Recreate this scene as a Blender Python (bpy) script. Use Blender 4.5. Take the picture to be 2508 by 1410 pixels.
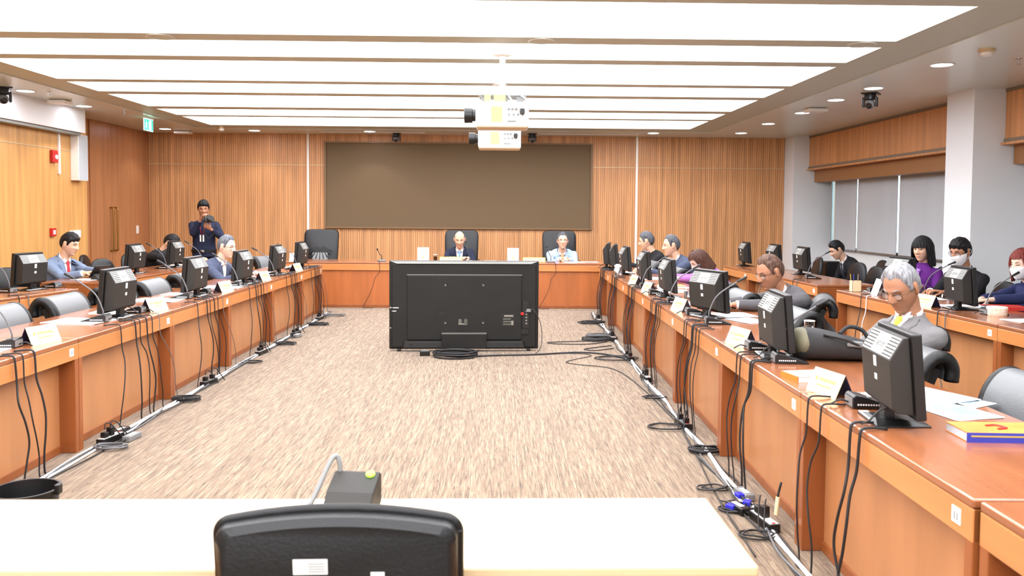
import bpy, bmesh, math, random
from mathutils import Vector, Matrix, Euler, noise
from mathutils.bvhtree import BVHTree
PI = math.pi
R = math.radians
random.seed(7)
for _o in list(bpy.data.objects):
    bpy.data.objects.remove(_o, do_unlink=True)
SC = bpy.context.scene
COL = SC.collection

# ---------------------------------------------------------------- camera
cam_d = bpy.data.cameras.new('camera')
cam = bpy.data.objects.new('camera', cam_d)
COL.objects.link(cam)
SC.camera = cam
FPX, CXP, CYP = 2050.0, 1254.0, 610.0
cam_d.sensor_width = 36.0
cam_d.lens = FPX / 2508.0 * 36.0
cam_d.shift_y = -(705.0 - CYP) / 2508.0
cam_d.clip_start = 0.05
cam_d.clip_end = 200
_y, _p, _r = R(1.0245), R(2.58988), R(0.43)
_f = Vector((math.sin(_y) * math.cos(_p), math.cos(_y) * math.cos(_p), -math.sin(_p)))
_rt = Vector((math.cos(_y), -math.sin(_y), 0))
_up = _rt.cross(_f)
_r2 = _rt * math.cos(_r) + _up * math.sin(_r)
_u2 = _up * math.cos(_r) - _rt * math.sin(_r)
cam.matrix_world = Matrix(((_r2.x, _u2.x, -_f.x, 0), (_r2.y, _u2.y, -_f.y, 0), (_r2.z, _u2.z, -_f.z, 1.6), (0, 0, 0, 1)))
cam_d.dof.use_dof = True
cam_d.dof.focus_distance = 8.5
cam_d.dof.aperture_fstop = 5.0

# ---------------------------------------------------------------- world, light levels, exposure
PANEL_E = 4.6        # luminous ceiling panels
DOWN_E = 26.0        # downlight lenses
DOWN_W = 14.0        # downlight lamps, watts
w = bpy.data.worlds.new('world')
SC.world = w
w.use_nodes = True
w.node_tree.nodes['Background'].inputs[0].default_value = (0.62, 0.9, 1.0, 1)
w.node_tree.nodes['Background'].inputs[1].default_value = 3.0
SC.view_settings.view_transform = 'Standard'
SC.view_settings.look = 'None'
SC.view_settings.gamma = 1.0
SC.view_settings.use_curve_mapping = False
SC.view_settings.exposure = 0.58
SC.cycles.max_bounces = 6
SC.cycles.diffuse_bounces = 4
SC.cycles.glossy_bounces = 4
SC.cycles.transmission_bounces = 6
SC.cycles.caustics_reflective = False
SC.cycles.caustics_refractive = False
SC.cycles.sample_clamp_indirect = 6.0
# ---------------------------------------------------------------- materials
def s2l(c):
    return tuple(((v / 255.0) / 12.92 if v <= 10 else (((v / 255.0) + .055) / 1.055) ** 2.4) for v in c)

def mat(name, rgb, rough=.5, metal=0., spec=.5, var=0., vscale=(8, 8, 8), bump=0., bscale=60., emit=None, estr=0., coat=0., sheen=0., trans=0., rgb2=None, bstretch=(1, 1, 1)):
    m = bpy.data.materials.new(name)
    m.use_nodes = True
    nt = m.node_tree
    b = nt.nodes['Principled BSDF']
    c = s2l(rgb)
    b.inputs['Base Color'].default_value = (*c, 1)
    b.inputs['Roughness'].default_value = rough
    b.inputs['Metallic'].default_value = metal
    b.inputs['Specular IOR Level'].default_value = spec
    b.inputs['Coat Weight'].default_value = coat
    b.inputs['Coat Roughness'].default_value = .15
    b.inputs['Sheen Weight'].default_value = sheen
    b.inputs['Transmission Weight'].default_value = trans
    if emit:
        b.inputs['Emission Color'].default_value = (*s2l(emit), 1)
        b.inputs['Emission Strength'].default_value = estr
    if var or rgb2 or bump:
        tc = nt.nodes.new('ShaderNodeTexCoord')
    if var or rgb2:
        mp = nt.nodes.new('ShaderNodeMapping')
        mp.inputs['Scale'].default_value = vscale
        nt.links.new(tc.outputs['Object'], mp.inputs[0])
        n = nt.nodes.new('ShaderNodeTexNoise')
        n.inputs['Scale'].default_value = 1.0
        n.inputs['Detail'].default_value = 4
        nt.links.new(mp.outputs[0], n.inputs['Vector'])
        cr = nt.nodes.new('ShaderNodeValToRGB')
        cr.color_ramp.elements[0].position = .32
        cr.color_ramp.elements[1].position = .68
        if rgb2:
            c2 = s2l(rgb2)
        else:
            c2 = tuple(min(1, v * (1 + var)) for v in c)
            c = tuple(v * (1 - var) for v in c)
        cr.color_ramp.elements[0].color = (*c, 1)
        cr.color_ramp.elements[1].color = (*c2, 1)
        nt.links.new(n.outputs[0], cr.inputs[0])
        nt.links.new(cr.outputs[0], b.inputs['Base Color'])
    if bump:
        mp2 = nt.nodes.new('ShaderNodeMapping')
        mp2.inputs['Scale'].default_value = tuple(bscale * q for q in bstretch)
        nt.links.new(tc.outputs['Object'], mp2.inputs[0])
        n2 = nt.nodes.new('ShaderNodeTexNoise')
        n2.inputs['Scale'].default_value = 1.0
        n2.inputs['Detail'].default_value = 3
        nt.links.new(mp2.outputs[0], n2.inputs['Vector'])
        bp = nt.nodes.new('ShaderNodeBump')
        bp.inputs['Strength'].default_value = bump
        bp.inputs['Distance'].default_value = .01
        nt.links.new(n2.outputs[0], bp.inputs['Height'])
        nt.links.new(bp.outputs[0], b.inputs['Normal'])
    return m

M = {}
def mk(k, *a, **kw):
    M[k] = mat(k, *a, **kw)

# setting
mk('ceil', (188, 192, 180), .5, bump=.0)
mk('ceil_side', (216, 226, 222), .25, spec=.5)
mk('panel', (255, 255, 255), .4, emit=(243, 246, 252), estr=PANEL_E)
mk('lens', (255, 255, 255), .4, emit=(244, 244, 255), estr=DOWN_E)
mk('wood_wall', (202, 148, 100), .42, var=.26, vscale=(17, 17, .5), spec=.35)
mk('wood_left', (206, 154, 92), .38, var=.16, vscale=(12, 12, .5), spec=.4)
mk('wood_door', (180, 122, 80), .35, var=.16, vscale=(10, 10, .6), spec=.45)
mk('wood_head', (196, 138, 88), .42, var=.18, vscale=(16, 16, .6))
mk('rail', (205, 180, 140), .4, metal=.3)
mk('strip', (238, 236, 230), .35, spec=.5)
mk('board', (104, 84, 58), .75, bump=.1, bscale=400)
mk('board_frame', (122, 92, 58), .5)
mk('plaster', (222, 225, 227), .8, bump=.12, bscale=70)
mk('white_wall', (240, 242, 243), .6)
mk('blind', (186, 190, 194), .85, var=.04, vscale=(3, 3, .4))
mk('pelmet', (150, 104, 62), .5)
mk('pelmet_edge', (126, 110, 92), .6)
mk('alu', (150, 152, 150), .35, metal=.8)
mk('glass', (255, 255, 255), .02, trans=1.0)
mk('brass', (170, 130, 70), .3, metal=.9)
# furniture
mk('apron', (194, 126, 72), .33, var=.12, vscale=(1.2, 14, 14), spec=.5, coat=.25)
mk('top', (148, 90, 56), .2, var=.14, vscale=(1.4, 12, 12), spec=.6, coat=.35)
mk('side', (142, 80, 40), .35, var=.12, vscale=(12, 12, 1.2), spec=.5, coat=.2)
mk('modesty', (180, 124, 80), .36, var=.1, vscale=(7, 7, .9), spec=.5, coat=.2)
mk('dais_front', (170, 98, 52), .36, var=.12, vscale=(9, 9, .9), spec=.5, coat=.2)
mk('beech_top', (208, 180, 140), .22, var=.03, vscale=(1.2, 14, 14), spec=.6, coat=.3)
mk('beech_edge', (222, 152, 84), .3, spec=.5)
mk('leather', (19, 20, 22), .38, spec=.4, bump=.15, bscale=120)
mk('leather_edge', (9, 9, 10), .42, spec=.4, bump=.2, bscale=45)
mk('leather_grey', (96, 99, 101), .4, spec=.45, bump=.12, bscale=120)
mk('fabric_black', (24, 23, 24), .7, spec=.3, bump=.2, bscale=200)
mk('plastic', (15, 15, 16), .38, spec=.5)
mk('plastic_mat', (40, 38, 35), .55, spec=.4, bump=.1, bscale=500)
mk('plastic_grey', (120, 122, 122), .45)
mk('vent', (150, 150, 146), .45)
mk('screen', (8, 10, 14), .12, spec=.6)
mk('blue', (42, 44, 190), .4)
mk('rubber', (28, 28, 30), .55)
mk('cable_grey', (96, 97, 100), .5)
mk('cable_white', (226, 226, 228), .45)
mk('chrome', (190, 190, 192), .2, metal=1.)
mk('paper', (248, 248, 246), .7)
mk('card', (222, 206, 166), .6)
mk('card_blue', (26, 26, 62), .5)
mk('ink', (128, 126, 116), .7)
mk('ink_grey', (96, 98, 100), .7)
mk('gold', (184, 156, 84), .4)
mk('sticker', (244, 244, 238), .6)
mk('yellow', (244, 238, 120), .55)
mk('red', (190, 32, 30), .4)
mk('green_led', (150, 255, 60), .4, emit=(150, 255, 40), estr=1.6)
mk('exit_green', (0, 150, 110), .3, emit=(0, 200, 160), estr=1.1)
mk('exit_white', (240, 255, 250), .3, emit=(210, 255, 240), estr=1.6)
mk('tv', (27, 27, 26), .5, spec=.3, var=.12, vscale=(5, 5, 5))
mk('tv_edge', (104, 104, 98), .35)
mk('tv_dark', (12, 12, 12), .5)
mk('proj', (244, 243, 238), .45)
mk('proj_under', (225, 205, 178), .6)
mk('bag', (34, 33, 34), .7, bump=.3, bscale=300)
mk('bag_olive', (112, 108, 86), .7)
mk('clear', (255, 255, 255), .03, trans=1.0)
mk('lens_clear', (235, 240, 245), .05)
M['lens_clear'].node_tree.nodes['Principled BSDF'].inputs['Alpha'].default_value = .14
mk('water', (246, 240, 232), .08, trans=.9)
mk('book_orange', (206, 122, 44), .5, rgb2=(222, 146, 62), vscale=(9, 9, 9))
mk('book_blue', (52, 60, 160), .5)
mk('book_pages', (205, 222, 236), .7)
mk('print_blue', (150, 200, 220), .6, rgb2=(232, 240, 242), vscale=(9, 9, 9))
mk('teal', (52, 110, 150), .5)
mk('orange', (240, 120, 40), .6)
mk('folder_red', (190, 40, 30), .5)
mk('peach', (238, 196, 168), .6, rgb2=(250, 236, 220), vscale=(40, 40, 40))
# people
SKIN = {}
for k, c in dict(light=(216, 172, 144), mid=(196, 148, 116), tan=(168, 118, 90), pale=(226, 192, 170), brown=(150, 102, 76)).items():
    SKIN[k] = mat('skin_' + k, c, .5, spec=.4)
def cloth(k, c, r=.8, b=.25):
    mk(k, c, r, spec=.25, bump=b, bscale=26, bstretch=(1, 1, .5))
cloth('c_bluegrey', (112, 128, 152)); cloth('c_black', (26, 26, 29)); cloth('c_navy', (32, 36, 56)); cloth('c_slate', (68, 76, 98))
cloth('c_lightblue', (156, 178, 208)); cloth('c_grey', (86, 84, 87)); cloth('c_lightgrey', (116, 114, 115)); cloth('c_purple', (92, 32, 118)); cloth('c_pink', (170, 108, 178))
cloth('c_trouser', (30, 30, 34)); cloth('c_denim', (40, 46, 84)); cloth('c_white', (222, 222, 226), .75, .12); cloth('c_photog', (30, 36, 58))
mk('t_red', (176, 36, 46), .5); mk('t_blue', (84, 130, 200), .5, rgb2=(160, 196, 236), vscale=(60, 60, 60)); mk('t_orange', (240, 190, 130), .5); mk('t_yellow', (240, 206, 50), .5)
mk('t_navy', (52, 62, 120), .5); mk('t_dark', (40, 46, 60), .5); mk('lilac', (168, 120, 206), .6)
def hair(k, c, c2=None):
    mk(k, c, .55, spec=.25, rgb2=c2 or tuple(int(v * 1.35) + 4 for v in c), vscale=(70, 70, 12), bump=.5, bscale=90, bstretch=(1, 1, .25))
hair('h_black', (16, 15, 17)); hair('h_dark', (34, 28, 26)); hair('h_brown', (62, 40, 32)); hair('h_grey', (70, 74, 82), (118, 122, 130)); hair('h_white', (112, 112, 116), (164, 164, 168)); hair('h_red', (92, 36, 30))
hair('h_darkgrey', (58, 60, 66), (100, 102, 108)); hair('h_brownthin', (60, 40, 32), (110, 84, 70))
mk('eye_dark', (24, 18, 16), .2); mk('eye_white', (236, 232, 226), .3); mk('lips', (176, 98, 84), .5); mk('mask', (246, 247, 249), .8)
mk('frame_metal', (110, 92, 70), .3, metal=.8); mk('frame_dark', (30, 26, 24), .4); mk('shoe', (18, 17, 17), .3)

def carpet():
    m = bpy.data.materials.new('carpet')
    m.use_nodes = True
    nt = m.node_tree
    b = nt.nodes['Principled BSDF']
    b.inputs['Roughness'].default_value = .95
    b.inputs['Specular IOR Level'].default_value = .1
    b.inputs['Sheen Weight'].default_value = .25
    tc = nt.nodes.new('ShaderNodeTexCoord')
    def ns(scale, det=2):
        mp = nt.nodes.new('ShaderNodeMapping')
        mp.inputs['Scale'].default_value = scale
        nt.links.new(tc.outputs['Object'], mp.inputs[0])
        n = nt.nodes.new('ShaderNodeTexNoise')
        n.inputs['Scale'].default_value = 1
        n.inputs['Detail'].default_value = det
        nt.links.new(mp.outputs[0], n.inputs['Vector'])
        return n
    def ramp(n, stops):
        cr = nt.nodes.new('ShaderNodeValToRGB')
        e = cr.color_ramp.elements
        while len(e) < len(stops):
            e.new(.5)
        for q, (p, c) in zip(e, stops):
            q.position = p
            q.color = (*s2l(c), 1)
        nt.links.new(n.outputs[0], cr.inputs[0])
        return cr
    sx = nt.nodes.new('ShaderNodeSeparateXYZ')
    nt.links.new(tc.outputs['Object'], sx.inputs[0])
    def mth(op, x, v):
        q = nt.nodes.new('ShaderNodeMath')
        q.operation = op
        nt.links.new(x, q.inputs[0])
        q.inputs[1].default_value = v
        return q.outputs[0]
    def rows(wd, ky, off):
        """noise that runs along y, a fresh one for every tuft row of width wd"""
        cx = mth('MULTIPLY', mth('FLOOR', mth('MULTIPLY', sx.outputs[0], 1 / wd), 0), 7.37)
        cy = mth('MULTIPLY', sx.outputs[1], ky)
        cb = nt.nodes.new('ShaderNodeCombineXYZ')
        nt.links.new(cx, cb.inputs[0])
        nt.links.new(cy, cb.inputs[1])
        cb.inputs[2].default_value = off
        n = nt.nodes.new('ShaderNodeTexNoise')
        n.inputs['Scale'].default_value = 1
        n.inputs['Detail'].default_value = 1
        nt.links.new(cb.outputs[0], n.inputs['Vector'])
        return n
    a = ramp(rows(.0062, 5.5, 0), [(.26, (88, 73, 60)), (.42, (114, 98, 80)), (.54, (130, 113, 93)), (.72, (154, 138, 116))])
    c = ramp(rows(.0062, 16, 5), [(.28, (150, 112, 104)), (.36, (255, 255, 255)), (1, (255, 255, 255))])
    d = ramp(rows(.0124, .9, 9), [(.36, (222, 210, 202)), (.62, (255, 252, 246))])
    def mul(x, y, f):
        mx = nt.nodes.new('ShaderNodeMix')
        mx.data_type = 'RGBA'
        mx.blend_type = 'MULTIPLY'
        mx.inputs[0].default_value = f
        nt.links.new(x, mx.inputs[6])
        nt.links.new(y, mx.inputs[7])
        return mx.outputs[2]
    o = mul(mul(a.outputs[0], c.outputs[0], .7), d.outputs[0], .9)
    nt.links.new(o, b.inputs['Base Color'])
    bp = nt.nodes.new('ShaderNodeBump')
    bp.inputs['Strength'].default_value = .35
    bp.inputs['Distance'].default_value = .006
    n = ns((160, 30, 1))
    nt.links.new(n.outputs[0], bp.inputs['Height'])
    nt.links.new(bp.outputs[0], b.inputs['Normal'])
    return m
M['carpet'] = carpet()

# ---------------------------------------------------------------- mesh builder
class MB:
    def __init__(s):
        s.v, s.f, s.mi = [], [], []
    def add(s, vs, fs, mx=None, mi=0):
        o = len(s.v)
        s.v += [tuple(mx @ Vector(p)) for p in vs] if mx else [tuple(p) for p in vs]
        s.f += [tuple(i + o for i in f) for f in fs]
        s.mi += [mi] * len(fs)
        return s
    def box(s, x0, x1, y0, y1, z0, z1, mx=None, mi=0):
        vs = [(x0, y0, z0), (x1, y0, z0), (x1, y1, z0), (x0, y1, z0), (x0, y0, z1), (x1, y0, z1), (x1, y1, z1), (x0, y1, z1)]
        return s.add(vs, [(0, 3, 2, 1), (4, 5, 6, 7), (0, 1, 5, 4), (1, 2, 6, 5), (2, 3, 7, 6), (3, 0, 4, 7)], mx, mi)
    def cbox(s, c, d, mx=None, mi=0):
        return s.box(c[0] - d[0] / 2, c[0] + d[0] / 2, c[1] - d[1] / 2, c[1] + d[1] / 2, c[2] - d[2] / 2, c[2] + d[2] / 2, mx, mi)
    def loft(s, rings, caps=True, closed=True, mx=None, mi=0):
        n = len(rings[0])
        vs = [p for r in rings for p in r]
        fs = []
        for a in range(len(rings) - 1):
            for i in range(n if closed else n - 1):
                j = (i + 1) % n
                fs.append((a * n + i, a * n + j, a * n + n + j, a * n + n + i))
        if caps:
            fs.append(tuple(range(n - 1, -1, -1)))
            fs.append(tuple((len(rings) - 1) * n + i for i in range(n)))
        return s.add(vs, fs, mx, mi)
    def tube(s, pts, r, n=8, mx=None, mi=0, caps=True):
        pts = [Vector(p) for p in pts]
        rs = r if isinstance(r, (list, tuple)) else [r] * len(pts)
        rings, t0 = [], None
        nrm = None
        for i, p in enumerate(pts):
            t = (pts[min(i + 1, len(pts) - 1)] - pts[max(i - 1, 0)])
            t = t.normalized() if t.length > 1e-9 else Vector((0, 0, 1))
            if nrm is None:
                nrm = t.orthogonal().normalized()
            else:
                q = t0.rotation_difference(t)
                nrm = (q @ nrm)
                nrm = (nrm - t * nrm.dot(t)).normalized()
            bn = t.cross(nrm)
            rings.append([p + (nrm * math.cos(2 * PI * k / n) + bn * math.sin(2 * PI * k / n)) * rs[i] for k in range(n)])
            t0 = t
        return s.loft(rings, caps, True, mx, mi)
    def caps(s, a, b, ra, rb, n=12, mx=None, mi=0):
        a, b = Vector(a), Vector(b)
        d = (b - a).normalized()
        pts, rs = [], []
        for k in range(4):
            t = PI / 2 * k / 4
            pts.append(a - d * ra * math.cos(t)); rs.append(max(ra * math.sin(t), ra * .05))
        pts.append(a); rs.append(ra); pts.append(b); rs.append(rb)
        for k in range(1, 5):
            t = PI / 2 * k / 4
            pts.append(b + d * rb * math.sin(t)); rs.append(max(rb * math.cos(t), rb * .05))
        return s.tube(pts, rs, n, mx, mi)
    def lathe(s, prof, n=20, mx=None, mi=0, caps=True):
        return s.loft([[(r * math.cos(2 * PI * k / n), r * math.sin(2 * PI * k / n), z) for k in range(n)] for r, z in prof], caps, True, mx, mi)
    def ell(s, c, r, mx=None, mi=0, n=16, m=10):
        prof = [(max(math.sin(PI * i / m), .02), -math.cos(PI * i / m)) for i in range(m + 1)]
        t = Matrix.Translation(Vector(c)) @ Matrix.Diagonal((r[0], r[1], r[2], 1))
        return s.lathe(prof, n, mx @ t if mx else t, mi)
    def prism(s, poly, x0, x1, mx=None, mi=0):
        """polygon in (y, z) pushed along x"""
        return s.loft([[(x0, y, z) for y, z in poly], [(x1, y, z) for y, z in poly]], True, True, mx, mi)
    def build(s, name, ms, parent=None, smooth=False, bevel=0., loc=None, rz=0., seg=2):
        me = bpy.data.meshes.new(name)
        me.from_pydata(s.v, [], s.f)
        ms = ms if isinstance(ms, (list, tuple)) else [ms]
        for m_ in ms:
            me.materials.append(M[m_] if isinstance(m_, str) else m_)
        if len(ms) > 1:
            me.polygons.foreach_set('material_index', s.mi)
        bm = bmesh.new()
        bm.from_mesh(me)
        bmesh.ops.recalc_face_normals(bm, faces=bm.faces)
        bm.to_mesh(me)
        bm.free()
        if smooth:
            me.polygons.foreach_set('use_smooth', [True] * len(me.polygons))
            if smooth == 'auto':
                me.set_sharp_from_angle(angle=R(40))
        me.update()
        return link(name, me, parent, loc, rz, bevel, seg)

def link(name, me, parent=None, loc=None, rz=0., bevel=0., seg=2):
    o = bpy.data.objects.new(name, me)
    COL.objects.link(o)
    if parent:
        o.parent = parent
    if loc:
        o.location = loc
    o.rotation_euler.z = rz
    if bevel:
        b = o.modifiers.new('bevel', 'BEVEL')
        b.width = bevel
        b.segments = seg
        b.limit_method = 'ANGLE'
        b.angle_limit = R(40)
    return o

def tag(o, label=None, cat=None, group=None, kind=None):
    if label: o['label'] = label
    if cat: o['category'] = cat
    if group: o['group'] = group
    if kind: o['kind'] = kind
    return o
def thing(name, label, cat, loc=(0, 0, 0), rz=0., group=None):
    o = bpy.data.objects.new(name, None)
    COL.objects.link(o)
    o.empty_display_size = .05
    o.location = loc
    o.rotation_euler.z = rz
    return tag(o, label, cat, group)
def struct(name, mb, m, **kw):
    return tag(mb.build(name, m, **kw), kind='structure')
def kids(o):
    return [c for c in bpy.data.objects if c.parent == o]
def dup(root, loc=None, rz=None, label=None, group=None):
    def cp(o, par):
        c = o.copy()
        COL.objects.link(c)
        c.parent = par
        for k in kids(o):
            cp(k, c)
        return c
    r = cp(root, None)
    if loc is not None: r.location = loc
    if rz is not None: r.rotation_euler.z = rz
    return tag(r, label, None, group)
def spline(pts, n=8):
    """Catmull-Rom through the points"""
    P = [Vector(p) for p in pts]
    P = [P[0] * 2 - P[1]] + P + [P[-1] * 2 - P[-2]]
    out = []
    for i in range(1, len(P) - 2):
        a, b, c, d = P[i - 1:i + 3]
        for k in range(n):
            t = k / n
            out.append(.5 * ((2 * b) + (c - a) * t + (2 * a - 5 * b + 4 * c - d) * t * t + (3 * b - a - 3 * c + d) * t ** 3))
    out.append(P[-2])
    return out
def text_mb(body, size, depth=.001):
    cu = bpy.data.curves.new('lettering', 'FONT')
    cu.body = body; cu.size = size; cu.extrude = depth; cu.align_x = 'CENTER'; cu.align_y = 'CENTER'
    o = bpy.data.objects.new('lettering', cu)
    COL.objects.link(o)
    dg = bpy.context.evaluated_depsgraph_get()
    me = bpy.data.meshes.new_from_object(o.evaluated_get(dg))
    mb = MB()
    mb.add([tuple(v.co) for v in me.vertices], [tuple(p.vertices) for p in me.polygons])
    bpy.data.objects.remove(o)
    bpy.data.meshes.remove(me)
    return mb
# ---------------------------------------------------------------- room shell
YB, CZ = 16.6, 3.1
struct('floor', MB().box(-7.1, 6.8, -3, 16.8, -.1, 0), 'carpet')
b = MB().box(-7.1, 6.8, YB, YB + .2, 0, CZ + .1, None, 1)
x = -6.84
random.seed(3)
while x < 5.68:
    b.box(x, x + .036, YB - .010, YB, 0, CZ)
    x += .0425
struct('wall_back', b, ['wood_wall', 'wood_door'])
b = MB().box(-7.1, -6.5, -3, 13.4, 0, CZ + .1)
struct('wall_left', b, 'wood_left')
struct('wall_left_rear', MB().box(-7.1, -6.85, 13.4, YB, 0, CZ + .1), 'wood_door')
b = MB().box(6.45, 6.8, -3, 4.5, 0, CZ + .1).box(6.45, 6.8, 4.5, 16.8, 0, .93).box(6.45, 6.8, 4.5, 16.8, 2.35, CZ + .1).box(6.52, 6.8, 9.85, 10.45, .93, 2.35)
struct('wall_right', b, 'plaster')
struct('wall_front', MB().box(-7.1, 6.8, -3.1, -2.9, 0, CZ + .1), 'white_wall')
# columns along the window wall
struct('column_far', MB().box(5.7, 6.45, 16.08, YB, 0, CZ), 'plaster', bevel=.004)
struct('column_near', MB().box(5.62, 6.45, 9.85, 10.45, 0, CZ), 'plaster', bevel=.004)
struct('column_rear', MB().box(5.62, 6.45, 3.6, 4.2, 0, CZ), 'plaster', bevel=.004)
# ceiling: flat side bays, a border and cross beams round the luminous panels
LX0, LX1 = -5.13, 3.46
beams = [(5.80, 6.05), (7.30, 7.57), (8.35, 8.59), (9.91, 10.12), (10.92, 11.17), (12.45, 12.75), (13.56, 13.77)]
yy = 5.80
rear = []
while yy > -2.2:
    L = .8 if len(rear) % 2 == 0 else 1.3
    rear.append((max(yy - L, -2.6), yy))
    yy -= L
    beams.append((yy - .25, yy))
    yy -= .25
panels = [(6.05, 7.30), (7.57, 8.35), (8.59, 9.91), (10.12, 10.92), (11.17, 12.45), (12.75, 13.56), (13.77, 15.12)]
b = MB()
for a, c in beams:
    b.box(LX0, LX1, a, c, CZ, CZ + .12)
b.box(-5.53, LX0, -3, 15.62, CZ, CZ + .12).box(LX1, 3.97, -3, 15.62, CZ, CZ + .12).box(LX0, LX1, 15.12, 15.62, CZ, CZ + .12)
struct('ceiling', b, 'ceil')
b = MB().box(-7.1, -5.536, -3, 16.8, CZ - .012, CZ + .12).box(3.976, 6.8, -3, 16.8, CZ - .012, CZ + .12).box(-5.536, 3.976, 15.626, 16.8, CZ - .012, CZ + .12)
struct('ceiling_side', b, 'ceil_side')
struct('ceiling_void', MB().box(-7.1, 6.8, -3, 16.8, CZ + .13, CZ + .2), 'white_wall')
names = ['first luminous ceiling panel, the wide one nearest the camera along the top of the photo', 'narrow luminous ceiling panel just behind the wide panel nearest the camera',
         'wide luminous ceiling panel, third strip from the top of the photo', 'narrow luminous ceiling panel, fourth strip from the top of the photo',
         'wide luminous ceiling panel, fifth strip, straight above the white projectors', 'narrow luminous ceiling panel, last but one before the wood back wall', 'luminous ceiling panel closest to the wood back wall']
for (a, c), nm in list(zip(panels, names)) + [(q, 'glowing ceiling panel overhead, out of view above the camera') for q in rear]:
    t = tag(MB().box(LX0 + .0, LX1, a, c, CZ + .025, CZ + .04).build('ceiling_light_panel', 'panel'), nm, 'ceiling light', 'luminous ceiling panels')
# bulkhead, rails, strips
struct('bulkhead_left', MB().box(-6.5, -6.3, -3, 12.97, 2.74, CZ), 'white_wall', bevel=.004)
struct('trim_1', MB().box(-6.5, -6.34, -3, 12.9, 2.70, 2.738), 'alu')
struct('trim_2', MB().box(-6.85, -3.75, YB - .022, YB - .014, 2.474, 2.486).box(-3.70, 2.73, YB - .022, YB - .014, 2.474, 2.486).box(2.77, 5.7, YB - .022, YB - .014, 2.474, 2.486), 'rail')
struct('trim_3', MB().box(-6.5, -6.494, -3, 13.4, 2.46, 2.474), 'rail')
struct('trim_4', MB().box(-3.745, -3.705, YB - .03, YB - .014, 0, CZ), 'strip')
struct('trim_5', MB().box(2.735, 2.775, YB - .03, YB - .014, 0, CZ), 'strip')
struct('baseboard_back', MB().box(-6.85, 5.7, YB - .035, YB - .016, 0, .1), 'side')
# doors in the recessed left corner
for k, (a, c) in enumerate([(14.20, 14.955), (14.97, 15.70)]):
    d = struct('door_%d' % (k + 1), MB().box(-6.85, -6.825, a, c, .01, CZ - .015), 'wood_door', bevel=.003)
    hy = c - .07 if k == 0 else a + .07
    h = MB().tube(spline([(-6.82, hy, .85), (-6.765, hy, .86), (-6.76, hy, .95), (-6.76, hy, 1.5), (-6.765, hy, 1.6), (-6.82, hy, 1.61)], 5), .016, 10)
    h.build('door_handle', 'brass', d, smooth=True)
struct('trim_6', MB().box(-6.85, -6.838, 15.70, 15.715, 0, CZ).box(-6.85, -6.838, 14.955, 14.97, 0, CZ), 'tv_dark')
# windows, blinds and headers of the right wall
for k, (a, c) in enumerate([(10.45, 16.08), (4.5, 9.85)]):
    wf = MB().box(6.45, 6.50, a, c, .93, .98).box(6.45, 6.50, a, c, 2.30, 2.35)
    n = 4
    for i in range(n + 1):
        y = a + (c - a) * i / n
        wf.box(6.45, 6.50, max(y - .03, a), min(y + .03, c), .98, 2.3)
    wd = struct('window_%d' % (k + 1), wf, 'alu')
    tag(MB().box(6.47, 6.48, a, c, .95, 2.33).build('pane', 'glass', wd))
    struct('window_header_%d' % (k + 1), MB().box(6.0, 6.45, a, c, 2.50, 3.05), 'wood_head', bevel=.004)
    struct('trim_%d' % (7 + 2 * k), MB().box(5.985, 6.45, a, c, 2.455, 2.50).box(5.99, 6.45, a, c, 3.05, CZ), 'pelmet_edge', bevel=.003)
    struct('trim_%d' % (8 + 2 * k), MB().box(5.95, 6.2, a, c, 2.425, 2.455), 'wood_head', bevel=.003)
for (a, c, lb) in [(4.5, 9.83, 'brown blind pelmet above the blind to the right of the near column'), (10.47, 16.06, 'brown blind pelmet under the wood header between the two columns')]:
    tag(MB().box(6.1, 6.3, a, c, 2.20, 2.425).build('blind_pelmet', 'pelmet', bevel=.004), lb, 'pelmet', 'blind pelmets')
for (a, c, lb) in [(14.82, 15.78, 'grey roller blind nearest the back wall, beside the far column'), (13.30, 14.77, 'grey roller blind, second from the back wall'), (11.80, 13.23, 'grey roller blind, third from the back wall, partly behind the near column'),
                   (10.47, 11.72, 'grey roller blind hidden close behind the near column'), (4.6, 9.83, 'wide grey roller blind at the right edge, past the near column')]:
    r = thing('roller_blind', lb, 'blind', (6.4, (a + c) / 2, 0), 0, 'roller blinds on the right wall')
    h = (c - a) / 2
    MB().box(-.004, .004, -h, h, .95, 2.4).build('fabric', 'blind', r)
    MB().box(-.012, .012, -h, h, .92, .95).build('bottom_bar', 'alu', r, bevel=.003)
# brown board over the dais
r = thing('wall_board', 'large dark brown fabric board framed on the slatted back wall', 'board', (-.765, YB - .03, 2.09))
MB().box(-2.60, 2.60, -.012, .014, -.83, .83).build('fabric_panel', 'board', r)
f = MB()
for q in [(-2.64, 2.64, -.85, -.82), (-2.64, 2.64, .82, .85), (-2.64, -2.60, -.82, .82), (2.60, 2.64, -.82, .82)]:
    f.box(q[0], q[1], -.04, .014, q[2], q[3])
f.build('frame', 'board_frame', r, bevel=.004)

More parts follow.
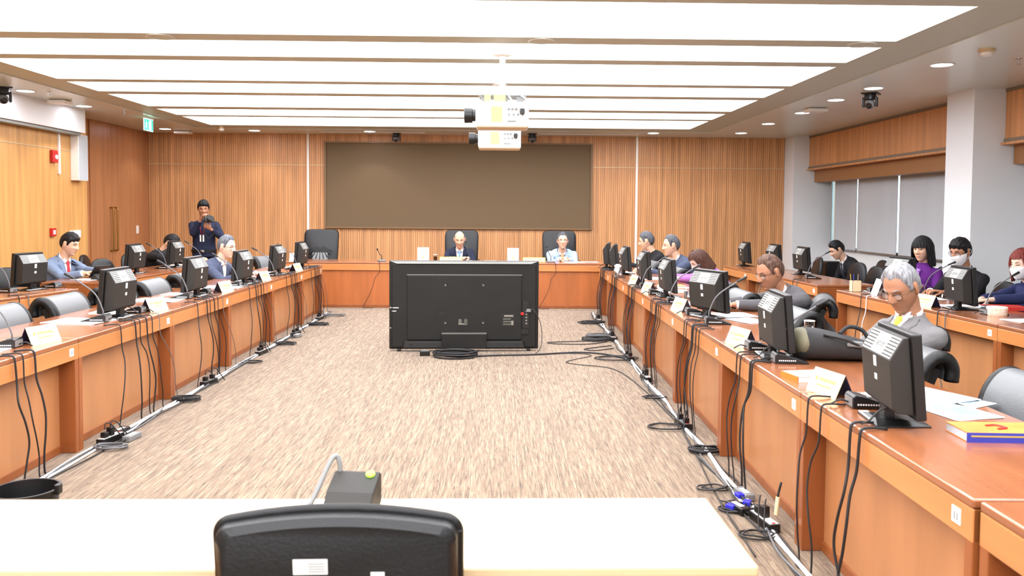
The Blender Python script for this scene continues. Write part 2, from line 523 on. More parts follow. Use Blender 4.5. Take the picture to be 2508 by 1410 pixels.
# ---------------------------------------------------------------- ceiling fittings
def downlight(x, y, label, lamp=True):
    t = thing('downlight', label, 'ceiling light', (x, y, CZ - .012), 0, 'round recessed downlights')
    MB().lathe([(.118, -.001), (.118, -.007), (.100, -.007), (.100, -.001)], 28).build('trim_ring', 'white_wall', t)
    MB().lathe([(.099, -.004), (.099, -.0055)], 28).build('lens', 'lens', t)
    if lamp:
        l = bpy.data.lights.new('downlight_lamp', 'SPOT')
        l.energy = DOWN_W
        l.color = (.97, .98, 1)
        l.spot_size = R(105)
        l.spot_blend = .35
        l.shadow_soft_size = .05
        o = bpy.data.objects.new('lamp', l)
        COL.objects.link(o)
        o.parent = t
        o.location = (0, 0, -.03)
for q in [(4.41, 8.32, 'round downlight nearest the camera in the right ceiling bay'), (4.44, 9.90, 'second round downlight from the camera in the right ceiling bay'), (4.42, 10.95, 'round downlight just behind the black dome camera on the right'),
          (4.50, 12.38, 'round downlight beyond the white box on the right ceiling'), (4.50, 13.93, 'last but one downlight before the back wall, right ceiling bay'), (4.53, 15.59, 'downlight in the far right corner of the ceiling'),
          (2.92, 15.75, 'downlight near the back wall, to the right of the projectors'), (-2.42, 15.94, 'downlight near the back wall, above the left part of the brown board'), (-4.59, 15.95, 'downlight near the back wall, above the standing photographer'),
          (-6.2, 15.8, 'downlight in the far left corner beside the green exit sign'), (-6.02, 10.85, 'downlight half hidden behind the black camera at the left edge'), (-6.04, 12.4, 'downlight shining on the white bulkhead at the left')]:
    downlight(*q)
def dome_camera(x, y, z, s, label, rz):
    t = thing('dome_camera', label, 'security camera', (x, y, z), rz, 'black conference cameras on the ceiling')
    t.scale = (s, s, s)
    MB().box(-.09, .09, -.07, .16, -.012, 0).build('mount_plate', 'plastic', t, bevel=.003)
    MB().lathe([(.062, -.012), (.066, -.03), (.066, -.075), (.05, -.085)], 20).build('pan_base', 'plastic', t, smooth='auto')
    a = MB().loft([[(x, y, z) for x, z in ((-.085, -.05), (-.085, -.165), (-.058, -.165), (-.058, -.075), (.058, -.075), (.058, -.165), (.085, -.165), (.085, -.05))] for y in (-.03, .03)])
    a.build('yoke', 'plastic', t, bevel=.008)
    MB().ell((0, -.01, -.135), (.056, .06, .056)).build('camera_head', 'plastic_grey', t, smooth=True)
    MB().lathe([(.034, 0), (.036, .02), (.028, .022)], 18, Matrix.Translation((0, -.058, -.15)) @ Matrix.Rotation(R(105), 4, 'X')).build('lens', 'screen', t, smooth='auto')
dome_camera(4.58, 10.3, CZ - .012, 1.05, 'black dome camera hanging from the right ceiling bay', R(-35))
dome_camera(-6.13, 10.55, CZ - .012, 1.1, 'black dome camera hanging at the left edge of the photo', R(35))
dome_camera(-1.95, 16.2, CZ - .012, .95, 'small black camera over the top edge of the brown board, left of the projectors', 0)
dome_camera(.66, 16.1, CZ - .012, .95, 'small black camera just to the right of the rear projector', 0)
def ceil_box(x, y, sx, sy, label):
    t = thing('access_point', label, 'network box', (x, y, CZ - .012), 0, 'white boxes on the ceiling')
    MB().box(-sx / 2, sx / 2, -sy / 2, sy / 2, -.055, -.008).build('housing', 'strip', t, bevel=.012)
    MB().box(-sx / 2 + .02, sx / 2 - .02, -sy / 2 + .02, sy / 2 - .02, -.008, 0).build('mount_plate', 'plastic_grey', t)
ceil_box(4.50, 11.85, .28, .22, 'flat white box on the ceiling between two downlights on the right')
ceil_box(-6.05, 11.75, .24, .24, 'flat white box on the ceiling in front of the left bulkhead')
ceil_box(-6.02, 16.2, .3, .2, 'flat white box on the ceiling in the far left corner')
t = thing('smoke_detector', 'round beige smoke detector on the right ceiling bay', 'smoke detector', (4.40, 7.54, CZ - .012))
MB().lathe([(.07, 0), (.07, -.02), (.062, -.028)], 24).build('base', 'rail', t, smooth='auto')
MB().lathe([(.05, -.028), (.05, -.05), (.03, -.062), (.01, -.064)], 24).build('chamber', 'strip', t, smooth='auto')
t = thing('smoke_detector', 'small round smoke detector at the far left end of the luminous ceiling', 'smoke detector', (-5.02, 15.37, CZ))
MB().lathe([(.07, 0), (.07, -.03), (.062, -.036)], 24).build('base', 'rail', t, smooth='auto')
MB().lathe([(.05, -.036), (.05, -.075), (.03, -.085), (.01, -.087)], 24).build('chamber', 'strip', t, smooth='auto')
def sprinkler(x, y, z, label):
    t = thing('sprinkler', label, 'sprinkler', (x, y, z), 0, 'ceiling sprinklers')
    MB().lathe([(.03, 0), (.03, -.005), (.01, -.006), (.01, -.035), (.004, -.036)], 12).build('body', 'chrome', t, smooth='auto')
    MB().lathe([(.022, -.055), (.022, -.058)], 12).build('deflector', 'chrome', t)
    MB().tube([(.012, 0, -.03), (.016, 0, -.045), (.004, 0, -.056)], .003, 6).tube([(-.012, 0, -.03), (-.016, 0, -.045), (-.004, 0, -.056)], .003, 6).build('frame', 'chrome', t)
for q in [(4.95, 7.95, 'ceiling sprinkler at the right edge beside the smoke detector'), (4.92, 11.05, 'ceiling sprinkler just right of the black dome camera on the right'), (4.4, 12.0, 'ceiling sprinkler below the white box on the right ceiling'),
          (-5.75, 10.9, 'ceiling sprinkler near the black dome camera at the left'), (-5.72, 13.0, 'ceiling sprinkler to the left of the green exit sign')]:
    sprinkler(q[0], q[1], CZ - .012, q[2])
def ceil_vent(x, y, label, r=.125):
    t = thing('ceiling_speaker', label, 'ceiling speaker', (x, y, CZ), 0, 'round speakers in the ceiling beam')
    MB().lathe([(r, 0), (r, -.006), (r - .02, -.008), (r - .02, 0)], 28).build('rim', 'ceil_side', t)
    MB().lathe([(r - .021, -.003), (r - .021, -.005)], 28).build('grille', 'ceil', t)
for q in [(-2.95, 7.435, 'round ceiling speaker in the nearest beam, left side'), (.38, 7.435, 'round ceiling speaker in the nearest beam, middle'), (3.22, 7.435, 'round ceiling speaker in the nearest beam, right end')]:
    ceil_vent(*q)
for (x0, x1, lb) in [(-3.4, -1.4, 'long ceiling air slot near the back wall, left of the projectors'), (.75, 2.7, 'long ceiling air slot near the back wall, right of the projectors')]:
    t = thing('air_diffuser', lb, 'air vent', ((x0 + x1) / 2, 16.15, CZ - .012), 0, 'air slots in the ceiling')
    h = (x1 - x0) / 2
    MB().box(-h, h, -.06, -.045, -.008, 0).box(-h, h, .045, .06, -.008, 0).box(-h, -h + .015, -.045, .045, -.008, 0).box(h - .015, h, -.045, .045, -.008, 0).build('frame', 'strip', t)
    MB().box(-h + .015, h - .015, -.004, .004, -.006, 0).box(-h + .015, h - .015, -.045, .045, -.001, 0).build('louver', 'alu', t)
# exit sign
t = thing('exit_sign', 'green running-man exit sign hanging from the ceiling at the left', 'exit sign', (-5.70, 13.83, CZ - .012))
MB().box(-.02, .02, -.18, .18, -.03, 0).build('housing', 'strip', t, bevel=.004)
MB().box(-.006, .006, -.175, .175, -.225, -.03).build('panel', 'exit_white', t)
g = MB()
for sgn in (1, -1):
    xx = .0075 * sgn
    g.box(xx - .001, xx + .001, -.165, .165, -.215, -.042)
g.build('green_field', 'exit_green', t)
g = MB()
for sgn in (1, -1):
    xx = .0095 * sgn
    g.ell((xx, -.10, -.07), (.001, .013, .013), n=10, m=6)
    g.tube([(xx, -.10, -.09), (xx, -.095, -.135)], .011, 6).tube([(xx, -.095, -.135), (xx, -.07, -.165), (xx, -.085, -.2)], .007, 6).tube([(xx, -.095, -.135), (xx, -.12, -.16), (xx, -.145, -.17)], .007, 6)
    g.tube([(xx, -.10, -.095), (xx, -.065, -.115), (xx, -.05, -.1)], .005, 6).tube([(xx, -.10, -.095), (xx, -.13, -.115)], .005, 6)
    g.box(xx - .001, xx + .001, .0, .1, -.205, -.055)
g.build('pictogram', 'exit_white', t)

# ---------------------------------------------------------------- fittings on the left wall
t = thing('column_speaker', 'slim white column box hanging under the left bulkhead at the wall corner', 'wall box', (-6.43, 13.05, 2.02))
MB().box(-.07, .055, -.15, .14, 0, .70).build('housing', 'strip', t, bevel=.006)
MB().box(.055, .062, -.135, .125, .015, .69).build('grille', 'blind', t)
struct('trim_11', MB().box(-6.5, -6.47, 12.52, 12.56, 2.1, 2.70), 'strip', bevel=.003)
t = thing('fire_alarm', 'red fire alarm box on the left wood wall', 'fire alarm', (-6.5, 12.38, 2.35))
MB().box(0, .05, -.07, .07, -.09, .09).build('housing', 'red', t, bevel=.006)
MB().ell((.05, .02, -.01), (.02, .035, .035)).build('button', 'sticker', t, smooth=True)
t = thing('call_point', 'small red call point on the left wall above the seated man with the red tie', 'fire alarm', (-6.5, 12.33, 1.245))
MB().box(0, .04, -.06, .06, -.06, .06).build('housing', 'red', t, bevel=.006)
MB().box(.04, .043, -.03, .03, -.03, .03).build('glass_plate', 'sticker', t)
t = thing('thermostat', 'white thermostat plate on the left wall beside the door corner', 'wall switch', (-6.5, 13.0, 1.205))
MB().box(0, .02, -.08, .15, -.055, .055).build('plate', 'strip', t, bevel=.003)
MB().box(.02, .03, -.05, .0, -.04, .04).box(0, .018, -.17, -.11, -.09, .05).build('button_panel', 'white_wall', t, bevel=.002)
t = thing('light_switch', 'small white switch plate beside the double door', 'wall switch', (-6.85, 16.05, 1.2))
MB().box(0, .014, -.045, .045, -.075, .075).build('plate', 'strip', t, bevel=.003)
MB().box(.014, .02, -.02, .02, -.04, .04).build('rocker', 'white_wall', t)

# ---------------------------------------------------------------- ceiling projectors
def projector(x, y, zc, label, pole=True):
    t = thing('projector', label, 'projector', (x, y, zc), 0, 'white projectors hanging from the ceiling')
    b = MB()
    prof = [(-.245, -.115), (.25, -.115), (.25, .115), (-.25, .115), (-.25, -.085)]
    b.loft([[(px, -.19, pz) for px, pz in prof], [(px, .19, pz) for px, pz in prof]])
    b.build('body', 'proj', t, bevel=.008)
    MB().box(-.235, .235, -.18, .18, -.121, -.1155).build('underside', 'proj_under', t)
    l = MB().lathe([(.055, 0), (.055, .03), (.07, .035), (.072, .11), (.060, .112), (.055, .09)], 24, Matrix.Translation((-.25, -.03, -.0)) @ Matrix.Rotation(R(-90), 4, 'Y'))
    l.build('lens_barrel', 'plastic', t, smooth='auto')
    MB().lathe([(.05, .085), (.035, .1), (.01, .105)], 20, Matrix.Translation((-.25, -.03, 0)) @ Matrix.Rotation(R(-90), 4, 'Y')).build('lens', 'screen', t, smooth=True)
    MB().box(-.105, 0, -.1925, -.19, -.075, .07).build('sticker', 'yellow', t)
    p = MB()
    for k in range(5):
        p.box(.05 + k * .034, .074 + k * .034, -.1945, -.19, .035, .055)
    for k in range(4):
        p.lathe([(.011, 0), (.011, .005)], 10, Matrix.Translation((.065 + .042 * k, -.19, -.005)) @ Matrix.Rotation(R(90), 4, 'X'))
    p.box(.05, .13, -.192, -.19, -.075, -.06)
    p.build('connector', 'plastic_grey', t)
    MB().box(.165, .21, -.22, -.19, .0, .05).build('plug', 'plastic', t, bevel=.004)
    m = MB()
    for sx in (-.16, .02, .17):
        m.box(sx - .035, sx + .035, -.14, -.12, .115, .175)
    m.box(-.22, .23, -.15, .15, .175, .185)
    m.build('mount_frame', 'plastic_grey', t)
    MB().box(-.17, -.11, -.155, -.145, .12, .18).box(-.08, .03, -.155, -.145, .12, .18).build('mount_tag', 'yellow', t)
    for a in (-1, 1):
        MB().tube(spline([(.19 + a * .02, -.21, .03), (.16 + a * .07, -.24, .12), (.1 + a * .05, -.1, .2), (.02, 0, .27)], 6), .008, 8).build('cable', 'cable_white', t, smooth=True)
    MB().tube([(-.1, 0, .185), (0, 0, .27), (.12, 0, .185)], .012, 8).build('bracket', 'proj', t)
    zt = CZ + .02 - zc
    MB().lathe([(.028, .24), (.028, zt)], 18).build('pole', 'proj', t, smooth='auto')
    MB().lathe([(.09, zt - .03), (.09, zt)], 18).build('ceiling_flange', 'proj', t, smooth='auto')
projector(.04, 8.1, 2.512, 'nearer and larger white ceiling projector on a white pole')
projector(.02, 10.0, 2.455, 'rear white ceiling projector hanging below and behind the nearer one')
# ---------------------------------------------------------------- desks (front faces local -Y, origin on the floor at the middle of the front edge)
HD = .75
def desk(L, label, group, D=.74, front='modesty', legs=(1, 1), recess=.11, sticker=True, loc=(0, 0, 0), rz=0.):
    t = thing('conference_desk', label, 'desk', loc, rz, group)
    h = L / 2 - .003
    MB().box(-h, h, 0, D, HD - .03, HD).build('tabletop', 'top', t, bevel=.008, seg=3)
    MB().box(-h, h, .002, .03, HD - .135, HD - .031).build('apron', 'apron', t, bevel=.004)
    for s in (-1, 1):
        if legs[(s + 1) // 2]:
            MB().box(s * h - (.045 if s > 0 else 0), s * h + (.045 if s < 0 else 0), .003, D - .01, 0, HD - .031 if s else 0).build('side_panel', 'side', t, bevel=.004)
    MB().box(-h + .045, h - .045, recess, recess + .02, .03, HD - .031).build('modesty_panel', front, t)
    MB().box(-h + .045, h - .045, recess - .012, recess - .0, 0, .05).build('kick_rail', 'side', t, bevel=.003)
    if sticker:
        MB().box(h - .115, h - .065, -.0005, .002, HD - .105, HD - .055).build('number_sticker', 'sticker', t)
        MB().box(h - .1, h - .095, -.0012, -.0004, HD - .095, HD - .07).box(h - .085, h - .08, -.0012, -.0004, HD - .095, HD - .07).build('sticker_print', 'ink_grey', t)
    return t
def row(joints, side, gname, labels, pts):
    """desks between successive joints; pts(y) gives the front edge x; side +1 faces +X"""
    out = []
    for (a, c), lb in zip(zip(joints, joints[1:]), labels):
        xa, xc = pts(a), pts(c)
        L = math.hypot(c - a, xc - xa)
        ang = math.atan2(xc - xa, c - a)
        rz = PI / 2 - ang if side > 0 else -PI / 2 - ang
        out.append(desk(L, lb, gname, loc=((xa + xc) / 2, (a + c) / 2, 0), rz=rz))
    return out
LXf = lambda y: -2.735 + .0065 * (y - 5.5)
RXf = lambda y: 1.452 + .0155 * (y - 4)
JL = [2.40, 3.95, 5.50, 7.06, 8.55, 10.16, 11.68, 12.92]
JR = [2.44, 3.93, 5.46, 6.99, 8.60, 10.12, 11.72, 12.92]
nth = ['nearest', 'second nearest', 'third', 'fourth', 'fifth', 'sixth', 'farthest']
DL = row(JL, 1, 'inner left desk row', ['%s desk of the inner left row, counted from the camera, facing the carpet' % n for n in nth], LXf)
DR = row(JR, -1, 'inner right desk row', ['%s desk of the inner right row, counted from the camera, facing the carpet' % n for n in nth], RXf)
# the near right desk that closes the corner at the bottom right of the photo
desk(1.54, 'desk cut off at the bottom right corner of the photo', 'inner right desk row', loc=((RXf(.9) + RXf(2.43)) / 2 + .012, 1.66, 0), rz=-PI / 2 - .0155)
# dais
DA = [desk(2.6, 'left half of the long head table under the brown board', 'head table', front='dais_front', recess=.03, sticker=False, loc=(-2.2, 13.74, 0)),
      desk(2.7, 'right half of the long head table under the brown board', 'head table', front='dais_front', recess=.03, sticker=False, loc=(.45, 13.74, 0))]
# outer rows
OLa = desk(1.55, 'outer left desk nearest the left edge, with a monitor at its middle', 'outer left desks', loc=(-4.56, 8.14, 0), rz=R(90 - 11))
OLx = lambda y: -4.515 + .058 * (y - 9.6)
OL = row([9.62, 10.98, 12.34, 13.62], 1, 'outer left desks', ['outer left desk where the man with the red tie sits', 'outer left desk behind the man with the red tie, second from it', 'outer left desk at the far end near the photographer'], OLx)
ORx = lambda y: 3.655 + (13.45 - y) * .0455
OR = row([9.88, 11.1, 12.3, 13.45], -1, 'outer right desks', ['outer right desk with the open orange end panel, behind the man with glasses', 'outer right desk in the middle of the far group', 'outer right desk farthest away beside the back wall'], ORx)
OR2x = lambda y: 3.80 + (9.28 - y) * .035
OR2 = row([5.0, 6.42, 7.86, 9.28], -1, 'outer right desks', ['outer right desk cut off by the right edge of the photo', 'outer right desk in front of the two people with face masks', 'outer right desk in front of the woman in purple'], OR2x)
# light table in the foreground
t = thing('front_table', 'pale cream table across the bottom of the photo with an orange edge', 'table', (-1.03, 2.2, 0))
t.rotation_euler.z = R(.6)
h = 1.665
MB().box(-h, h, -.245, .24, HD - .03, HD).build('tabletop', 'beech_top', t, bevel=.008, seg=3)
MB().box(-h + .002, h - .002, -.243, -.215, HD - .14, HD - .031).box(h - .03, h - .002, -.215, .238, HD - .14, HD - .031).build('apron', 'beech_edge', t, bevel=.004)
MB().box(-h + .06, h - .06, .16, .18, .1, HD - .03).build('modesty_panel', 'beech_edge', t)
for s in (-1, 1):
    MB().box(s * (h - .05) - .02, s * (h - .05) + .02, -.21, .22, 0, HD - .031).build('side_panel', 'beech_edge', t, bevel=.004)

# ---------------------------------------------------------------- chairs (sitter faces local -Y)
def star_base(t, z=.06):
    b = MB()
    for k in range(5):
        a = 2 * PI * k / 5 + .3
        b.tube([(.03 * math.cos(a), .03 * math.sin(a), .11), (.27 * math.cos(a), .27 * math.sin(a), .075)], [.022, .014], 8)
    b.lathe([(.03, .08), (.03, .36)], 12)
    b.build('base', 'plastic', t, smooth='auto')
    for k in range(5):
        a = 2 * PI * k / 5 + .3
        MB().lathe([(.02, -.022), (.032, -.014), (.032, .014), (.02, .022)], 12, Matrix.Translation((.27 * math.cos(a), .27 * math.sin(a), .034)) @ Matrix.Rotation(a, 4, 'Z') @ Matrix.Rotation(R(90), 4, 'X')).build('caster', 'plastic', t, smooth='auto')
def curve_poly(pts, th, n=6):
    """closed outline of thickness th following a (y, z) centre line"""
    c = spline([(0, a, d) for a, d in pts], n)
    L, Rr = [], []
    for i, p in enumerate(c):
        tg = (c[min(i + 1, len(c) - 1)] - c[max(i - 1, 0)]).normalized()
        nn = Vector((0, -tg.z, tg.y))
        L.append(p + nn * th / 2); Rr.append(p - nn * th / 2)
    return [(p.y, p.z) for p in L] + [(p.y, p.z) for p in reversed(Rr)]
def scroll_chair(label, group, loc, rz):
    t = thing('scroll_back_chair', label, 'chair', loc, rz, group)
    pr = [(.185, .46), (.21, .57), (.23, .69), (.262, .79), (.315, .852), (.375, .855), (.41, .805), (.408, .735)]
    MB().prism(curve_poly(pr, .06), -.262, .262).build('backrest', 'leather_grey', t, smooth='auto', bevel=.012)
    for s in (-1, 1):
        MB().tube(spline([(s * .258, y, z) for y, z in pr], 5), .036, 10).build('piping', 'leather_edge', t, smooth=True)
    MB().prism(curve_poly([(.235, .44), (.275, .60), (.30, .72), (.335, .80)], .05), -.25, .25).build('back_shell', 'leather_edge', t, smooth='auto')
    MB().box(-.25, .25, -.27, .22, .39, .475).build('seat', 'leather', t, bevel=.035, seg=3)
    for s in (-1, 1):
        a = MB().tube(spline([(s * .27, .2, .44), (s * .29, .22, .60), (s * .29, .14, .665), (s * .29, -.10, .665), (s * .29, -.16, .62), (s * .27, -.14, .42)], 5), .017, 8)
        a.build('armrest', 'plastic', t, smooth=True)
    star_base(t)
    return t
sc0 = scroll_chair('x', 'leather scroll-back chairs of the inner rows', (0, 0, 0), 0)
sc_used = [False]
def put_scroll(x, y, rz, label):
    if not sc_used[0]:
        sc_used[0] = True
        sc0.location = (x, y, 0); sc0.rotation_euler.z = rz; sc0['label'] = label
        return sc0
    return dup(sc0, (x, y, 0), rz, label)
# x of the seat centre; curl of the headrest is .42 behind it
for (x, y, a, lb) in [(-3.27, 4.72, 90, 'grey leather scroll-back chair cut off by the left edge of the photo'), (-3.27, 6.05, 90, 'second empty scroll-back chair from the left edge, behind the cream name card'),
                      (-3.24, 6.90, 90, 'grey scroll-back chair with its black curl showing left of the big near-left monitor'), (-3.20, 7.75, 90, 'scroll-back chair just left of the nearest left monitor stand'), (-3.14, 8.42, 90, 'scroll-back chair to the right of the nearest left monitor'),
                      (-3.15, 9.35, 90, 'scroll-back chair behind the second monitor of the inner left row'), (-3.2, 10.55, 84, 'scroll-back chair of the grey-haired man with glasses at the left'), (-3.25, 12.75, 62, 'turned scroll-back chair at the far end of the inner left row'),
                      (1.95, 4.52, -90, 'empty scroll-back chair behind the big near-right monitor'), (2.44, 5.50, -90, 'scroll-back chair of the man with the yellow tie'), (1.93, 6.25, -90, 'empty scroll-back chair behind the black bag and the glass tumbler'),
                      (2.50, 7.25, -110, 'turned scroll-back chair standing away from the desk behind the tumbler'), (1.92, 7.62, -90, 'scroll-back chair in front of the man reading papers with glasses'), (2.02, 8.65, -90, 'scroll-back chair behind the large monitor with the vents facing us'),
                      (2.0, 10.72, -88, 'scroll-back chair beside the woman with brown hair'), (1.96, 12.05, -86, 'scroll-back chair between the two men far right'), (2.05, 3.58, -90, 'scroll-back chair cut off at the right edge above the orange book')]:
    put_scroll(x, y, R(a), lb)
def rounded(wd, ht, z0, n=10, p=3.2, taper=0.):
    out = []
    for k in range(4 * n):
        a = 2 * PI * k / (4 * n)
        c, s_ = math.cos(a), math.sin(a)
        px = wd * math.copysign(abs(c) ** (2 / p), c)
        pz = ht * math.copysign(abs(s_) ** (2 / p), s_)
        out.append((px * (1 - taper * pz / ht), z0 + pz))
    return out
def high_chair(label, loc, rz):
    t = thing('executive_chair', label, 'chair', loc, rz, 'high-back black chairs at the head table')
    rings = []
    for y, k in [(.0, .9), (.015, .98), (.04, 1.), (.085, 1.), (.115, .95)]:
        rings.append([(px * k, .22 + y + (pz - .5) * .16 - .10 * max(0, (.5 - abs(px) / .32)) * .0, .93 + (pz - .93) * k) for px, pz in rounded(.31, .32, .93, 10, 7, -.02)])
    MB().loft(rings).build('backrest', 'leather', t, smooth='auto')
    pr = MB()
    for k in range(9):
        a = R(200 + 140 * k / 8)
        pr.tube([(.05 * math.cos(a), .235, .97 + .05 * math.sin(a)), (.24 * math.cos(a), .19, .93 + .22 * math.sin(a))], [.003, .009], 6)
    pr.build('pleats', 'leather', t, smooth=True)
    MB().prism(curve_poly([(.15, .45), (.185, .55), (.21, .70), (.24, .83)], .05), -.14, .14).build('lumbar_pad', 'plastic_grey', t, bevel=.015, smooth='auto')
    MB().box(-.28, .28, -.27, .2, .38, .48).build('seat', 'leather', t, bevel=.04, seg=3)
    for s in (-1, 1):
        MB().tube(spline([(s * .30, .22, .50), (s * .32, .2, .66), (s * .32, .1, .70), (s * .32, -.16, .69), (s * .32, -.2, .62), (s * .29, -.15, .42)], 5), .028, 8).build('armrest', 'leather', t, smooth=True)
    star_base(t)
    return t
hc = high_chair('empty high-back black leather chair at the left of the head table', (-3.2, 14.95, 0), 0)
dup(hc, (-.655, 15.12, 0), 0, 'high-back black chair of the balding man in the navy suit')
dup(hc, (1.15, 15.12, 0), 0, 'high-back black chair of the man in the light blue jacket')
def task_chair(label, loc, rz, group):
    t = thing('task_chair', label, 'chair', loc, rz, group)
    rings = []
    for y, k in [(0, .88), (.012, .97), (.03, 1.), (.05, .96), (.06, .85)]:
        rings.append([(px * k, .21 + y + .25 * (pz - .5) * .5 - .28 * px * px, .70 + (pz - .70) * k) for px, pz in rounded(.22, .20, .70, 8, 3., .12)])
    MB().loft(rings).build('backrest', 'leather', t, smooth='auto')
    MB().tube(spline([(0, .1, .40), (0, .25, .42), (0, .29, .55), (0, .3, .68)], 5), .02, 8).build('back_post', 'plastic', t, smooth=True)
    MB().loft([[(px, pz, z) for px, pz in rounded(.23 * k, .23 * k, -.03, 8, 3.)] for z, k in [(.395, .85), (.41, 1), (.45, 1), (.465, .9)]]).build('seat', 'fabric_black', t, smooth='auto')
    star_base(t)
    return t
tc0 = None
for (x, y, a, lb) in [(-5.90, 9.35, 75, 'black task chair at the left edge behind the monitor of the outer left desk'), (-5.5, 9.75, 60, 'black task chair right of the one at the left edge, behind the same monitor'), (-5.98, 12.15, 80, 'black round-backed chair behind the shoulder of the man with the red tie'),
                      (-5.95, 12.75, 100, 'black round-backed chair by the left wall next to the double door'), (-5.25, 11.65, 70, 'grey-topped black chair behind the tablet of the man with the red tie'), (-5.45, 13.05, 85, 'black chair in front of the double door'), (-5.42, 14.1, 85, 'black chair beside the monitor of the second outer left desk'),
                      (-5.35, 10.42, 87, 'black task chair of the man with the red tie'), (-5.35, 13.45, 85, 'black chair of the person bending with a hand to the face'),
                      (4.95, 13.5, -95, 'black round-backed chair to the right of the third outer monitor'), (4.98, 12.0, -80, 'black round-backed chair in front of the man in the black suit'), (4.85, 11.15, -85, 'black round-backed chair to the left of the black box by the blinds'),
                      (5.62, 12.7, -95, 'black chair of the man in the black suit by the blinds'), (5.9, 11.5, -140, 'black chair with its rounded top showing behind the woman in purple'),
                      (5.05, 9.55, -90, 'black chair of the woman in purple'), (5.1, 8.72, -90, 'black chair of the man with the white mask'), (5.0, 8.15, -92, 'black chair between the man with the white mask and the woman at the right edge'), (5.1, 7.6, -90, 'black chair of the red-haired woman at the right edge')]:
    g = 'black round-backed task chairs of the outer rows'
    if tc0 is None:
        tc0 = task_chair(lb, (x, y, 0), R(a), g)
    else:
        dup(tc0, (x, y, 0), R(a), lb)
def rrect(w_, h_, z0, r, n=6):
    out = []
    for cx_, cz_, a0 in ((w_ - r, h_ - r, 0), (-w_ + r, h_ - r, 90), (-w_ + r, -h_ + r, 180), (w_ - r, -h_ + r, 270)):
        for k in range(n + 1):
            a = R(a0 + 90 * k / n)
            out.append((cx_ + r * math.cos(a), z0 + cz_ + r * math.sin(a)))
        # a straight run is cut so that the top edge can arch
        nx = {0: (-1, 0), 90: (0, -1), 180: (1, 0), 270: (0, 1)}[a0]
        L_ = 2 * ((w_ if nx[0] else h_) - r)
        px, pz = out[-1]
        for k in range(1, 12):
            out.append((px + nx[0] * L_ * k / 12, pz + nx[1] * L_ * k / 12))
    return out
# chair in the foreground, its back to us
t = thing('foreground_chair', 'large black leather chair in the foreground with two white stickers on its back', 'chair', (-.358, 2.14, 0), R(180 + 1.5))
def pan(x, z, k=0.):
    return -.02 + .09 * (x / .3) ** 2 * 1.0 - .16 * (z - .6)
rings = []
for y, k in [(0, .93), (.012, .985), (.04, 1.), (.07, .985), (.085, .93)]:
    ring = []
    for px, pz in rrect(.268, .30, .605, .028):
        top = max(0, (pz - .632) / .29)
        zz = pz + .028 * top * (1 - (px / .266) ** 2)
        ring.append((px * k, -.30 + y - .0 + .10 * (px / .266) ** 2 * 0 - .14 * (pz - .632), .632 + (zz - .632) * k))
    rings.append(ring)
bk = MB().loft([[(-q[0], -q[1], q[2]) for q in r_] for r_ in rings]).build('backrest', 'leather', t, smooth='auto')
_pp = [(-px, .245 + .14 * (pz - .605), pz + .028 * max(0, (pz - .605) / .30) * (1 - (px / .268) ** 2)) for px, pz in rrect(.268, .30, .605, .028)]
MB().tube(_pp + _pp[:2], .012, 8).build('piping', 'leather_edge', t, smooth=True)
MB().box(-.27, .27, -.3, .2, .38, .47).build('seat', 'leather', t, bevel=.04, seg=3)
for s in (-1, 1):
    MB().tube(spline([(s * .29, .2, .44), (s * .3, .2, .53), (s * .3, .1, .585), (s * .3, -.15, .585), (s * .29, -.18, .43)], 5), .02, 8).build('armrest', 'plastic', t, smooth=True)
star_base(t)
def back_sticker(x0, x1, z0, z1, nm, tilt=0):
    def bq(z): return .302 + .14 * (z - .632) + .0012
    a = MB().loft([[(x0, bq(z0), z0), (x1, bq(z0), z0), (x1, bq(z1), z1), (x0, bq(z1), z1)], [(x0, bq(z0) + .0008, z0), (x1, bq(z0) + .0008, z0), (x1, bq(z1) + .0008, z1), (x0, bq(z1) + .0008, z1)]])
    return a.build(nm, 'sticker' if 'tape' not in nm else 'plastic_mat', t)
back_sticker(.018, .093, .800, .836, 'asset_sticker')
back_sticker(-.106, -.076, .788, .804, 'asset_sticker')
for k in range(4):
    zz = .806 + k * .006
    MB().box(.024, .060, .302 + .14 * (zz - .632) + .002, .302 + .14 * (zz - .632) + .0028, zz, zz + .002).build('sticker_print', 'ink_grey', t)
